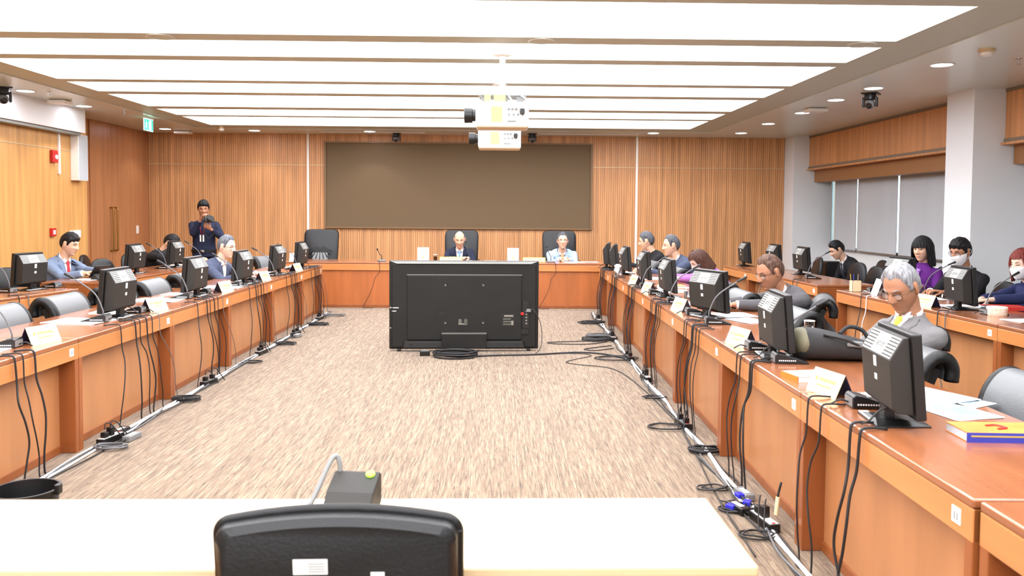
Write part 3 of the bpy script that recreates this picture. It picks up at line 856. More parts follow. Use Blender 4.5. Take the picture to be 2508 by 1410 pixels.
# ---------------------------------------------------------------- things on the desks
def monitor(label, group, loc, rz, tilt=5):
    """back faces local -Y"""
    t = thing('monitor', label, 'computer monitor', loc, rz, group)
    mx = Matrix.Translation((0, .03, .215)) @ Matrix.Rotation(R(tilt), 4, 'X')
    W, H_ = .20, .17
    MB().box(-W, W, .01, .05, -H_, H_, mx).build('screen_housing', 'plastic', t, bevel=.006)
    MB().box(-W + .018, W - .018, .0503, .0515, -H_ + .025, H_ - .018, mx).build('screen', 'screen', t)
    w2, zb, zt = .178, -.152, .155
    prof = [(.01, zb), (-.055, zb + .012), (-.07, zb + .03), (-.07, zt - .085), (-.012, zt), (.01, zt)]
    MB().loft([[(x, y, z) for y, z in prof] for x in (-w2, w2)], mx=mx).build('back_cover', 'plastic_mat', t, bevel=.004)
    # slanted vent plate on the chamfer
    nrm = Vector((0, -.085, .058)).normalized()
    n_ = MB()
    cx_, cz_ = -.041, zt - .0425
    mv = mx @ Matrix.Translation((0, cx_, cz_)) @ Matrix.Rotation(math.atan2(.085, .058), 4, 'X')
    n_.box(-w2 + .008, w2 - .008, -.046, .046, -.002, .0015, mv)
    n_.build('vent_panel', 'vent', t)
    for s in (-1, 1):
        sl = MB()
        for k in range(6):
            yk = -.036 + k * .0145
            sl.box(s * .118 - .048, s * .118 + .048, yk - .0026, yk + .0026, .0012, .0024, mv)
        sl.build('vent_slot', 'tv_dark', t)
    lg = LOGO
    q = MB(); q.add(lg.v, lg.f, mv @ Matrix.Translation((0, 0, .002)) @ Matrix.Diagonal((1, 1, 1, 1)))
    q.build('logo', 'plastic_grey', t)
    MB().box(-.014, .014, -.0725, -.07, .02, .062, mx).build('asset_sticker', 'sticker', t)
    MB().box(-.012, .014, -.0725, -.07, -.035, -.012, mx).build('asset_sticker', 'sticker', t)
    MB().box(-.035, .035, -.012, .03, .012, .19).build('stand_neck', 'plastic', t, bevel=.006)
    MB().box(-.03, .03, -.03, .0, .15, .24).build('hinge', 'plastic', t, bevel=.005)
    b = MB()
    b.loft([[(-.13, -.07, 0), (.13, -.07, 0), (.10, .15, 0), (-.10, .15, 0)], [(-.13, -.07, .008), (.13, -.07, .008), (.10, .15, .006), (-.10, .15, .006)], [(-.05, -.05, .022), (.05, -.05, .022), (.05, .05, .022), (-.05, .05, .022)]])
    b.build('stand_base', 'plastic', t, bevel=.003)
    MB().box(-.12, .04, -.068, -.03, .0082, .0135).build('base_plate', 'strip', t)
    MB().box(.06, .10, -.03, .0, .055, .105, mx @ Matrix.Translation((0, 0, -.19))).build('connector', 'blue', t, bevel=.004)
    MB().tube(spline([(.08, -.012, .075), (.085, -.05, .06), (.09, -.09, .02), (.09, -.12, .006)], 6), .004, 8).build('cord', 'rubber', t, smooth=True)
    return t
LOGO = text_mb('acer', .05, .0006)
mon0 = [None]
def put_monitor(x, y, rz, label, group, tilt=5):
    if mon0[0] is None:
        mon0[0] = monitor(label, group, (x, y, HD), R(rz), tilt)
        return
    dup(mon0[0], (x, y, HD), R(rz), label, group)
gl, gr, go, gq = 'monitors of the inner left row', 'monitors of the inner right row', 'monitors of the outer left row', 'monitors of the outer right row'
for (x, y, a, lb, g) in [(-2.93, 6.56, 88, 'biggest and nearest black monitor of the inner left row', gl), (-2.92, 8.20, 89, 'second monitor of the inner left row, left of the grey-haired man', gl), (-2.86, 9.53, 88, 'third monitor of the inner left row, in front of the grey-haired man', gl),
                         (-2.86, 11.04, 88, 'fourth monitor of the inner left row, right of the grey-haired man', gl), (-2.82, 12.2, 90, 'farthest monitor of the inner left row, in front of the empty head-table chair', gl),
                         (-4.80, 8.71, 80, 'monitor at the left edge, left of the man with the red tie', go), (-4.72, 11.05, 90, 'monitor to the right of the man with the red tie', go), (-4.66, 12.27, 90, 'monitor in front of the person with a hand to the face', go),
                         (1.60, 3.385, -97, 'largest monitor, nearest the camera on the right, with two stickers', gr), (1.63, 4.91, -95, 'monitor to the left of the black bag on the inner right row', gr), (1.70, 6.75, -68, 'monitor with its vented back turned straight to the camera, left of the man with papers', gr),
                         (1.70, 8.41, -91, 'monitor in front of the woman with brown hair', gr), (1.74, 10.0, -91, 'monitor in front of the man in the blue-grey suit', gr), (1.72, 11.37, -90, 'third monitor from the far end of the inner right row', gr),
                         (1.70, 12.25, -98, 'second monitor from the far end of the inner right row, half overlapping another', gr), (1.66, 12.68, -100, 'monitor at the very far end of the inner right row', gr),
                         (3.96, 13.38, -93, 'farthest monitor of the outer right row, against the wood wall', gq), (4.14, 12.5, -90, 'second farthest monitor of the outer right row, behind the head of the man with papers', gq), (4.22, 11.57, -90, 'monitor standing in front of the grey column at the far right', gq),
                         (4.36, 9.0, -80, 'monitor half hidden behind the head of the man with the yellow tie', gq), (4.14, 7.43, -94, 'monitor in front of the man with the white mask', gq)]:
    put_monitor(x, y, a, lb, g)
t = thing('cabinet', 'low black cabinet standing to the left of the man in the black suit', 'cabinet', (5.5, 13.62, 0), R(-90))
MB().box(-.14, .14, -.14, .14, 0, .82).build('body', 'plastic', t, bevel=.01)
MB().box(-.12, .12, -.144, -.14, .1, .78).build('door', 'tv_dark', t, bevel=.002)

def mic(label, group, loc, rz, reach=.27, rise=.29, gooseneck=True, L=.19):
    """tall end faces local -Y, thin end points to the sitter"""
    t = thing('conference_microphone', label, 'microphone', loc, rz, group)
    wd = .055
    pr = [(-.02, 0), (L - .02, 0), (L - .02, .008), (.035, .052), (-.008, .06), (-.02, .05)]
    MB().loft([[(x, y, z) for y, z in pr] for x in (-wd, wd)]).build('base', 'plastic', t, bevel=.004)
    MB().box(-wd + .006, wd - .006, -.022, -.0195, .008, .046).build('end_plate', 'plastic_grey', t)
    k_ = MB()
    for q in range(9):
        k_.box(wd, wd + .0006, .0 + q * .011, .007 + q * .011, .016, .023).box(-wd - .0006, -wd, .0 + q * .011, .007 + q * .011, .016, .023)
    k_.build('lettering', 'paper', t)
    MB().lathe([(.011, 0), (.011, .006), (.008, .008)], 14, Matrix.Translation((.03, .055, .044)) @ Matrix.Rotation(R(-18), 4, 'X')).build('talk_button', 'plastic_grey', t, smooth='auto')
    if gooseneck:
        g = MB().tube(spline([(-.02, .01, .052), (-.02, .015, .10), (-.02, reach * .28, .06 + rise * .55), (-.02, reach * .85, .06 + rise * .93)], 7), .0055, 8)
        g.build('gooseneck', 'cable_grey', t, smooth=True)
        MB().caps((-.02, reach * .83, .06 + rise * .92), (-.02, reach * 1.05, .06 + rise * 1.03), .0085, .011, 10).build('microphone_head', 'plastic', t, smooth=True)
    MB().tube(spline([(.0, -.022, .02), (.005, -.06, .03), (.0, -.10, .008)], 5), .004, 8).build('cord', 'rubber', t, smooth=True)
    return t
mic0 = mic('x', 'x', (0, 0, 0), 0)
mic1 = mic('x', 'x', (0, 0, 0), 0, gooseneck=False)
mu = set()
def put_mic(proto, x, y, rz, lb, g):
    if proto.name not in mu:
        mu.add(proto.name)
        proto.location = (x, y, HD); proto.rotation_euler.z = R(rz); proto['label'] = lb; proto['group'] = g
    else:
        dup(proto, (x, y, HD), R(rz), lb, g)
g1, g2, g3, g4 = 'gooseneck microphones of the inner left row', 'gooseneck microphones of the inner right row', 'microphones of the outer desks', 'microphones of the inner right row without a visible gooseneck'
for (x, y, a, lb, g) in [(-2.93, 5.12, 95, 'gooseneck microphone at the left edge next to the nearest cream name card', g1), (-2.93, 6.30, 90, 'gooseneck microphone to the left of the biggest left monitor', g1), (-2.92, 7.97, 90, 'gooseneck microphone to the left of the second inner left monitor', g1),
                         (-2.85, 9.28, 90, 'gooseneck microphone beside the third inner left monitor', g1), (-2.84, 10.75, 88, 'gooseneck microphone beside the fourth inner left monitor', g1), (-2.85, 12.0, 90, 'gooseneck microphone beside the farthest inner left monitor', g1),
                         (-4.86, 8.45, 80, 'gooseneck microphone at the left edge in front of the outer left monitor', g3), (-4.68, 11.95, 88, 'gooseneck microphone in front of the person with a hand to the face', g3), (-4.45, 12.75, 80, 'gooseneck microphone standing in front of the photographer', g3),
                         (1.60, 4.72, -95, 'gooseneck microphone in front of the black bag, white lettering on its side', g2), (1.62, 6.36, -95, 'gooseneck microphone to the right of the monitor that faces the camera', g2), (1.62, 7.80, -92, 'gooseneck microphone to the right of the brown-haired woman\'s monitor', g2), (1.63, 9.36, -92, 'gooseneck microphone at the desk of the man in the blue-grey suit', g2),
                         (4.06, 10.85, -98, 'gooseneck microphone on the desk end with the orange panel', g3), (4.18, 7.05, -90, 'gooseneck microphone to the right of the masked man\'s monitor', g3), (4.50, 8.72, -120, 'thick black gooseneck microphone pointing to the masked man\'s monitor', g3)]:
    put_mic(mic0, x, y, a, lb, g)
for (x, y, a, lb, g) in [(1.58, 3.64, -95, 'black microphone base between the nearest right name card and the largest monitor', g4), (1.58, 5.16, -92, 'black microphone base behind the second right name card', g4), (1.60, 6.93, -92, 'black microphone base behind the third right name card', g4),
                         (1.60, 8.62, -90, 'black microphone base behind the fourth right name card', g4), (4.05, 8.98, -95, 'black microphone base on the desk in front of the woman in purple', g3), (-4.70, 9.0, 80, 'small black microphone base to the right of the left-edge monitor', g3), (-2.90, 6.85, 92, 'small black microphone base to the right of the biggest left monitor', g1),
                         (-2.90, 8.42, 92, 'small black microphone base to the right of the second inner left monitor', g1), (-2.85, 9.80, 92, 'small black microphone base to the right of the third inner left monitor', g1)]:
    put_mic(mic1, x, y, a, lb, g)
# the microphone on the front table
t = thing('conference_microphone', 'grey microphone with bent gooseneck and green lit button on the cream front table', 'microphone', (-.405, 2.36, HD), R(174))
pr = [(-.06, 0), (.07, 0), (.07, .03), (.04, .06), (-.045, .095), (-.06, .085)]
MB().loft([[(x, y, z) for y, z in pr] for x in (-.068, .068)]).build('base', 'plastic_mat', t, bevel=.006)
MB().lathe([(.013, 0), (.013, .004), (.008, .006)], 16, Matrix.Translation((-.042, -.03, .09)) @ Matrix.Rotation(R(-20), 4, 'X')).build('talk_button', 'green_led', t, smooth='auto')
MB().tube(spline([(.052, -.045, .085), (.055, -.05, .115), (.065, -.05, .135), (.078, -.03, .12), (.10, .03, .05), (.115, .06, .012)], 6), .0075, 8).build('gooseneck', 'plastic_grey', t, smooth=True)

def name_card(label, group, loc, rz, w_=.235, h_=.11):
    t = thing('name_card', label, 'name card', loc, rz, group)
    w2 = w_ / 2
    d = .052
    MB().loft([[(x, -d, 0), (x, -d + .003, 0), (x, .0015, h_), (x, -.0015, h_)] for x in (-w2, w2)]).build('front_panel', 'card', t)
    MB().loft([[(x, d - .003, 0), (x, d, 0), (x, .0015, h_), (x, -.0015, h_)] for x in (-w2, w2)]).build('rear_panel', 'card_blue', t)
    m = Matrix.Translation((0, -d / 2 - .0016, h_ / 2)) @ Matrix.Rotation(-math.atan2(d, h_), 4, 'X')
    k = MB()
    k.lathe([(.011, -.0004), (.011, .0006)], 12, m @ Matrix.Translation((-w2 + .045, -.0, .012)) @ Matrix.Rotation(R(90), 4, 'X'))
    x = -w2 + .07
    random.seed(11)
    while x < w2 - .05:
        l = random.uniform(.006, .016)
        k.box(x, x + l, -.0008, .0004, .004, .02, m)
        x += l + .005
    k.box(-w2 + .06, w2 - .06, -.0008, .0004, -.02, -.014, m)
    k.build('print', 'gold', t)
    return t
nc = None
for (x, y, a, lb) in [(-2.875, 5.30, 74, 'cream name card nearest the camera on the left, at the left edge'), (-2.86, 7.02, 76, 'cream name card to the right of the biggest left monitor'), (-2.81, 8.64, 78, 'cream name card to the right of the second inner left monitor'), (-2.79, 10.02, 80, 'cream name card to the right of the third inner left monitor'), (-2.78, 11.62, 80, 'cream name card to the right of the fourth inner left monitor'),
                      (1.575, 3.89, -78, 'cream name card nearest the camera on the right, left of the largest monitor'), (1.58, 5.35, -76, 'cream name card second from the camera on the right'), (1.60, 7.20, -78, 'cream name card left of the monitor that faces the camera'), (1.62, 8.86, -80, 'cream name card left of the brown-haired woman\'s monitor'), (1.63, 9.80, -80, 'farthest cream name card on the right, beside a black microphone base'),
                      (3.98, 7.64, -80, 'white folded name card behind the shoulder of the man with the yellow tie')]:
    if nc is None:
        nc = name_card(lb, 'folded name cards', (x, y, HD), R(a))
    else:
        dup(nc, (x, y, HD), R(a), lb)
def easel(label, loc, rz, w_=.19, h_=.235):
    t = thing('tent_calendar', label, 'desk calendar', loc, rz, 'white standing cards')
    w2, d = w_ / 2, .06
    MB().loft([[(x, -d, 0), (x, -d + .004, 0), (x, .002, h_), (x, -.002, h_)] for x in (-w2, w2)]).build('front_panel', 'paper', t)
    MB().loft([[(x, d - .004, 0), (x, d, 0), (x, .002, h_), (x, -.002, h_)] for x in (-w2, w2)]).build('rear_panel', 'card_blue', t)
    m = Matrix.Translation((0, -d / 2 - .0022, h_ / 2)) @ Matrix.Rotation(-math.atan2(d, h_), 4, 'X')
    MB().ell((0, 0, -.05), (.012, .0006, .03), m, n=12, m=8).build('print', 'gold', t)
    return t
e0 = easel('white standing card on the head table to the left of the balding man', (-1.235, 14.02, HD), R(3))
dup(e0, (.27, 14.02, HD), R(-2), 'white standing card on the head table between the two seated men')
dup(e0, (4.02, 8.35, HD), R(-98), 'tall white standing card in front of the woman in purple')
dup(e0, (4.04, 8.74, HD), R(-96), 'white standing card behind the pen box').scale = (1.0, 1, .7)
dup(e0, (-3.35, 13.98, HD), R(0), 'white card standing at the left end of the head table').scale = (1, 1, .55)
def nameplate(label, loc, w_):
    t = thing('nameplate', label, 'nameplate', loc, 0, 'gold-framed nameplates on the head table')
    w2 = w_ / 2
    MB().loft([[(x, -.03, 0), (x, .03, 0), (x, .012, .085), (x, -.008, .085)] for x in (-w2, w2)]).build('frame', 'gold', t, bevel=.003)
    m = Matrix.Translation((0, -.0195, .042)) @ Matrix.Rotation(-math.atan2(.022, .085), 4, 'X')
    MB().box(-w2 + .014, w2 - .014, -.002, .0, -.03, .032, m).build('plate', 'card', t)
    k = MB()
    random.seed(5)
    for z in (.012, -.014):
        x = -w2 + .03
        while x < w2 - .05:
            l = random.uniform(.01, .03)
            k.box(x, x + l, -.0028, -.0019, z - .006, z + .006, m)
            x += l + .008
    k.build('print', 'ink', t)
nameplate('gold-framed nameplate in front of the balding man in navy', (-.77, 13.95, HD), .38)
nameplate('gold-framed nameplate in front of the man in the light blue jacket', (.62, 13.95, HD), .38)
def dais_mic(label, loc, rz, reach, rise):
    t = thing('conference_microphone', label, 'microphone', loc, rz, 'microphones of the head table')
    MB().box(-.06, .06, -.07, .07, 0, .03).build('base', 'plastic_grey', t, bevel=.008)
    MB().tube(spline([(0, .0, .03), (0, .01, .10), (-.03, reach * .5, rise * .6), (-.06, reach, rise)], 6), .006, 8).build('gooseneck', 'plastic', t, smooth=True)
    MB().ell((-.062, reach, rise), (.014, .014, .02)).build('microphone_head', 'plastic', t, smooth=True)
dais_mic('microphone in front of the balding man in navy', (-.46, 13.93, HD), 0, .12, .33)
dais_mic('microphone in front of the man in the light blue jacket', (.90, 13.93, HD), 0, .1, .26)
dais_mic('small microphone standing on the bare left part of the head table', (-1.92, 13.95, HD), R(20), .05, .2)

# papers: each a thin slightly fanned sheet or bundle
def paper(label, x, y, rz, w_=.21, l_=.30, n=3, m='paper', z=HD, cat='paper', name='paper_sheet', pr=True):
    t = thing(name, label, cat, (x, y, z), R(rz), 'papers on the desks')
    random.seed(int(abs(x * 100 + y * 10)))
    b = MB()
    for k in range(n):
        mx = Matrix.Translation((random.uniform(-.012, .012), random.uniform(-.012, .012), .0006 + k * .0016)) @ Matrix.Rotation(R(random.uniform(-5, 5)), 4, 'Z')
        b.box(-w_ / 2, w_ / 2, -l_ / 2, l_ / 2, 0, .001, mx)
    b.build('sheet', m, t)
    if pr:
        q = MB()
        for k in range(6):
            yk = l_ * (.36 - .1 * k)
            q.box(-w_ * .38, w_ * random.uniform(.2, .38), yk, yk + .006, .0006 + n * .0016, .0009 + n * .0016)
        q.build('print', 'ink_grey' if m == 'paper' else 'teal', t)
    return t
for a in [('white papers left of the nearest left gooseneck base', -3.12, 6.30, 80, .30, .42), ('white papers between the biggest left monitor and the desk edge', -3.14, 6.88, 95, .21, .30), ('white papers in front of the second inner left monitor', -3.16, 7.80, 85, .3, .42), ('white sheet to the left of the third inner left monitor', -3.14, 8.32, 80, .21, .30),
          ('white papers in front of the grey-haired man at the left', -2.98, 9.15, 86, .3, .42), ('white sheet under the hands of the grey-haired man at the left', -2.98, 10.0, 90, .21, .30), ('white papers to the right of the grey-haired man at the left', -3.12, 11.3, 80, .21, .3), ('white papers near the far end of the inner left row', -3.2, 12.35, 85, .21, .3), ('white paper at the left edge near the name card', -3.08, 5.05, 92, .21, .3),
          ('wide white papers to the right of the largest monitor', 1.96, 3.82, -70, .30, .42), ('white papers in front of the man reading with glasses', 1.92, 6.88, -80, .3, .42), ('white papers behind the monitor that faces the camera', 1.90, 7.75, -85, .3, .42), ('white papers in front of the woman with brown hair', 1.86, 8.95, -90, .3, .42), ('white papers in front of the man in the blue-grey suit', 1.95, 10.7, -85, .3, .42), ('white papers in front of the man with grey hair and black jacket', 1.95, 11.75, -85, .21, .3),
          ('white papers in front of the balding man in navy', -.1, 14.15, 3, .21, .3), ('white papers to the right of the man in the light blue jacket', 1.28, 14.05, 12, .3, .25), ('stack of white papers at the right end of the head table', 1.55, 14.12, 5, .3, .22), ('white papers under the hands of the person with a hand to the face', -4.72, 12.65, 80, .3, .4), ('white sheet under the tablet of the man with the red tie', -4.86, 10.0, 70, .21, .3),
          ('white papers in front of the woman in purple', 4.28, 8.35, -95, .3, .42), ('white papers under the hands of the masked man', 4.32, 7.62, -90, .3, .42), ('white sheet at the right edge beside the tin', 4.25, 6.62, -80, .21, .3), ('white sheet behind the microphone base near the pen box', 4.18, 9.0, -95, .21, .3)]:
    paper(a[0], a[1], a[2], a[3], a[4], a[5], 4)
paper('pale blue printed sheet right of the largest monitor', 1.98, 3.56, -75, .30, .24, 2, 'print_blue')
paper('pale blue printed sheet with a dark blue mark beside the grey chair', 2.10, 3.75, -60, .24, .18, 2, 'print_blue')
paper('open printed booklet held by the man reading with glasses', 1.98, 6.55, -70, .3, .22, 3, 'print_blue')
def book(label, x, y, z, rz, w_, l_, h_, top, spine, cat='book'):
    t = thing('book', label, cat, (x, y, z), R(rz), None)
    MB().box(-w_ / 2, w_ / 2, -l_ / 2 + .004, l_ / 2 - .002, .003, h_ - .003).build('pages', 'book_pages', t)
    MB().box(-w_ / 2 - .002, w_ / 2 + .002, -l_ / 2, l_ / 2, h_ - .003, h_).box(-w_ / 2 - .002, w_ / 2 + .002, -l_ / 2, l_ / 2, 0, .003).build('cover', top, t)
    MB().box(-w_ / 2 - .003, w_ / 2 + .003, -l_ / 2 - .003, -l_ / 2 + .004, 0, h_).build('spine', spine, t)
    return t
bk = book('thick book with an orange cover and a blue spine at the right edge', 1.95, 3.14, HD, -3, .36, .17, .036, 'book_orange', 'book_blue')
MB().box(-.17, .12, -.0895, -.0882, .021, .027).build('spine_print', 'gold', bk)
MB().tube(spline([(-.06, .02, .0365), (-.02, .03, .037), (.0, -.01, .037), (-.04, -.03, .0365)], 5), .006, 6).build('cover_print', 'folder_red', bk)
bk2 = book('red folder of papers under the hands of the red-haired woman', 4.58, 7.45, HD, -10, .34, .25, .03, 'folder_red', 'folder_red', 'folder')
book('thin book beside the brown-haired woman, orange pages', 1.98, 9.4, HD, -85, .2, .28, .03, 'book_orange', 'paper')
book('thin closed booklet near the man with yellow tie, half behind the largest monitor', 1.62, 4.25, HD, -80, .16, .24, .03, 'peach', 'orange')
# glasses of water, tins, cups
def tumbler(label, x, y, fill, cap=False):
    t = thing('tumbler', label, 'glass', (x, y, HD), 0, 'drinking glasses')
    MB().lathe([(.030, 0), (.036, .115), (.033, .115), (.028, .008), (.001, .008)], 24, caps=False).build('glass', 'clear', t, smooth='auto')
    MB().lathe([(.0275, .009), (.0315, .085)], 20).build('drink', fill, t, smooth='auto')
    if cap:
        MB().lathe([(.037, .116), (.037, .12), (.01, .124)], 24).build('paper_lid', 'paper', t, smooth='auto')
tumbler('clear drinking glass standing behind the black bag', 2.14, 5.66, 'water', True)
tumbler('glass of tea behind the second right name card', 1.78, 5.52, 'orange')
tumbler('glass of water behind the third right name card', 1.86, 8.1, 'water', True)
tumbler('glass of tea in front of the balding man, beside the nameplate', -1.03, 14.0, 'orange', True)
t = thing('foil_jar', 'silver foil-wrapped jar near the far end of the inner right row', 'jar', (1.58, 10.9, HD))
MB().lathe([(.05, 0), (.062, .03), (.055, .10), (.035, .13)], 16).build('body', 'chrome', t, smooth='auto')
MB().lathe([(.04, .13), (.05, .15), (.02, .17)], 9).build('lid', 'paper', t)
t = thing('snack_tin', 'low round pale tin in front of the red folder at the right edge', 'tin', (4.24, 6.99, HD))
MB().lathe([(.075, 0), (.08, .01), (.08, .05), (.075, .055)], 28).build('body', 'peach', t, smooth='auto')
MB().lathe([(.082, .052), (.082, .068), (.075, .075)], 28).build('lid', 'peach', t, smooth='auto')
t = thing('pen_box', 'cream pen box with pens on the desk in front of the woman in purple', 'pen holder', (3.93, 9.08, HD))
b = MB()
for q in [(-.05, .05, -.04, -.037), (-.05, .05, .037, .04), (-.05, -.047, -.04, .04), (.047, .05, -.04, .04)]:
    b.box(q[0], q[1], q[2], q[3], 0, .12)
b.box(-.05, .05, -.04, .04, 0, .003).build('box', 'card', t)
for k, (a, c, m_) in enumerate([(-.03, .02, 'gold'), (.01, -.02, 'ink'), (.03, .02, 'red'), (-.01, .01, 'book_blue')]):
    MB().tube([(a, c, .01), (a * 1.5, c * 1.6, .19)], .005, 8).build('pen', m_, t)
# the black bag of the inner right row
t = thing('bag', 'black laptop bag with an olive end and silver buckle lying on the desk', 'bag', (1.98, 4.84, HD), R(-4))
rings = []
for x, hy, hz, cz in [(-.24, .03, .03, .05), (-.22, .10, .075, .08), (-.17, .13, .09, .095), (-.08, .14, .085, .09), (.05, .14, .07, .075), (.16, .13, .055, .06), (.22, .11, .045, .05), (.24, .06, .02, .035)]:
    ring = []
    for k in range(20):
        a = 2 * PI * k / 20
        c_, s_ = math.cos(a), math.sin(a)
        zz = cz + hz * math.copysign(abs(s_) ** .7, s_)
        ring.append((x, hy * math.copysign(abs(c_) ** .7, c_), max(zz, .002)))
    rings.append(ring)
MB().loft(rings).build('body', 'bag', t, smooth=True)
MB().ell((-.195, -.01, .10), (.06, .12, .085)).build('end_panel', 'bag_olive', t, smooth=True)
MB().tube(spline([(-.1, -.12, .16), (.0, -.15, .14), (.1, -.145, .10), (.2, -.1, .08)], 6), .009, 8).build('strap', 'rubber', t, smooth=True)
MB().cbox((.06, -.145, .115), (.09, .02, .035), Matrix.Rotation(R(4), 4, 'Y')).build('buckle', 'plastic_grey', t, bevel=.008)
MB().cbox((.13, -.14, .09), (.03, .02, .03)).build('buckle_clip', 'chrome', t, bevel=.004)
MB().tube(spline([(.02, -.02, .15), (.08, .0, .19), (.16, .01, .17), (.2, .0, .11)], 6), .012, 8).build('handle', 'bag', t, smooth=True)
# tablet of the man with the red tie, phone of the man with the yellow tie
t = thing('tablet', 'black tablet propped on a stand in front of the man with the red tie', 'tablet', (-4.74, 10.05, HD), R(75))
m = Matrix.Translation((0, .0, .1)) @ Matrix.Rotation(R(35), 4, 'X')
MB().box(-.13, .13, -.006, .004, -.085, .085, m).build('case', 'plastic', t, bevel=.004)
MB().box(-.12, .12, .004, .006, -.075, .075, m).build('screen', 'screen', t)
MB().loft([[(x, -.09, .0), (x, .05, .0), (x, .0, .075)] for x in (-.1, .1)]).build('stand', 'plastic_mat', t, bevel=.003)
# bucket on the floor
t = thing('bucket', 'black plastic bucket on the carpet at the bottom left', 'bucket', (-2.165, 3.84, 0))
MB().lathe([(.11, .003), (.142, .30), (.150, .302), (.150, .31), (.138, .31), (.106, .012), (.001, .012)], 32, caps=False).build('body', 'plastic', t, smooth='auto')
for s in (-1, 1):
    MB().box(s * .15 - .012, s * .15 + .012, -.018, .018, .285, .33).build('handle_lug', 'plastic', t, bevel=.004)
MB().tube([(.155 * math.cos(R(a)), -.155 * math.sin(R(a)) * .6, .30 - .155 * math.sin(R(a)) * .75) for a in range(0, 181, 12)], .004, 6).build('handle', 'rubber', t, smooth=True)

# ---------------------------------------------------------------- big television standing on the carpet, its back to us
t = thing('television', 'large flat television standing on the carpet with its black back to us', 'television', (-.371, 9.55, 0), R(2.4))
TW, TH, T0 = .852, 1.01, .0
mx = Matrix.Translation((0, 0, .022))
MB().box(-TW, TW, -.012, .045, 0, TH, mx).build('screen_housing', 'tv', t, bevel=.01)
MB().box(-TW + .015, TW - .015, .045, .047, .02, TH - .015, mx).build('screen', 'screen', t)
MB().loft([[(-TW + .01, -.012, TH - .006), (TW - .01, -.012, TH - .006), (TW - .01, .03, TH + .001), (-TW + .01, .03, TH + .001)], [(-TW + .09, -.05, TH - .032), (TW - .09, -.05, TH - .032), (TW - .09, .0, TH - .03), (-TW + .09, .0, TH - .03)]], mx=mx).build('top_edge', 'tv_edge', t)
MB().box(-TW + .03, TW - .03, -.035, -.012, .02, TH - .03, mx).build('back_cover', 'tv', t, bevel=.012)
MB().box(-.645, .655, -.055, -.035, .11, .845, mx).build('back_panel', 'tv', t, bevel=.008)
MB().box(-.65, .66, -.058, -.03, .845, .856, mx).build('panel_lip', 'tv_edge', t, bevel=.003)
b = MB().loft([[(-.70, -.035, .015), (.70, -.035, .015), (.70, -.035, .10), (-.70, -.035, .10)], [(-.69, -.085, .02), (.69, -.085, .02), (.66, -.075, .095), (-.66, -.075, .095)]], mx=mx)
b.build('lower_housing', 'tv', t, bevel=.008)
MB().box(-.255, .255, -.10, -.05, .02, .185, mx).build('stand_bracket_cover', 'tv', t, bevel=.006)
MB().box(-.255, .255, -.102, -.06, .182, .194, mx).build('bracket_lip', 'tv_edge', t)
MB().box(.425, .575, -.057, -.054, .265, .41, mx).build('socket_recess', 'tv_dark', t)
k = MB()
for i in range(4):
    for j in range(3):
        k.lathe([(.008, 0), (.008, .004)], 8, mx @ Matrix.Translation((.455 + .022 * i, -.057, .29 + .03 * j)) @ Matrix.Rotation(R(90), 4, 'X'))
k.box(.535, .562, -.059, -.057, .28, .33, mx).box(.455, .56, -.0585, -.057, .375, .395, mx)
k.build('socket', 'ink', t)
MB().box(.42, .735, -.05, -.034, .175, .235, mx).box(.665, .74, -.05, -.034, .24, .56, mx).build('side_recess', 'tv_dark', t)
k = MB()
for i in range(5):
    k.box(.70, .72, -.053, -.05, .29 + i * .035, .305 + i * .035, mx)
k.build('side_socket', 'ink', t)
MB().box(.645, .68, -.066, -.05, .395, .425, mx).build('red_plug', 'red', t, bevel=.003)
MB().box(.71, .76, -.085, -.05, .43, .465, mx).build('plug', 'plastic_grey', t, bevel=.006)
k = MB()
for (x, z) in [(-.215, .735), (.215, .735), (-.215, .305), (.215, .305)]:
    k.lathe([(.012, 0), (.012, .004)], 10, mx @ Matrix.Translation((x, -.055, z)) @ Matrix.Rotation(R(90), 4, 'X'))
k.build('mount_hole', 'tv_edge', t)
k = MB()
for (x, z) in [(-.245, .61), (.24, .61), (-.395, .53)]:
    k.lathe([(.008, 0), (.008, .002)], 10, mx @ Matrix.Translation((x, -.055, z)) @ Matrix.Rotation(R(90), 4, 'X'))
for (x, z) in [(-.6, .06), (.6, .06), (-.22, .155), (.21, .155), (-.22, .10), (.21, .10)]:
    k.lathe([(.009, 0), (.009, .004)], 10, mx @ Matrix.Translation((x, -.084 if abs(x) > .3 else -.10, z)) @ Matrix.Rotation(R(90), 4, 'X'))
k.box(-.285, -.23, -.0565, -.055, .395, .425, mx)
k.build('screw_hole', 'tv_dark', t)
k = MB()
for i in range(9):
    k.box(-.065, -.065 + .03 + .006 * (i % 3), -.0565, -.055, .345 - i * .006, .348 - i * .006, mx)
    k.box(.0, .03 + .01 * (i % 2), -.0565, -.055, .345 - i * .008, .348 - i * .008, mx)
k.box(-.065, .0, -.0567, -.055, .285, .30, mx)
k.build('rating_label', 'ink', t)
k = MB()
random.seed(2)
for z, x0, x1 in [(.475, -.845, -.745), (.437, -.825, -.77)]:
    x = x0
    while x < x1:
        l = random.uniform(.006, .014)
        k.box(x, x + l, -.0365 if x > -.82 else -.0135, -.034 if x > -.82 else -.011, z - .005, z + .005, mx)
        x += l + .004
k.box(-.845, -.83, -.0135, -.011, .24, .246, mx)
k.build('marking', 'paper', t)
for s in (-1, 1):
    MB().box(s * .74 - .02, s * .74 + .02, -.05, .06, 0, .03).build('foot', 'plastic', t, bevel=.006)
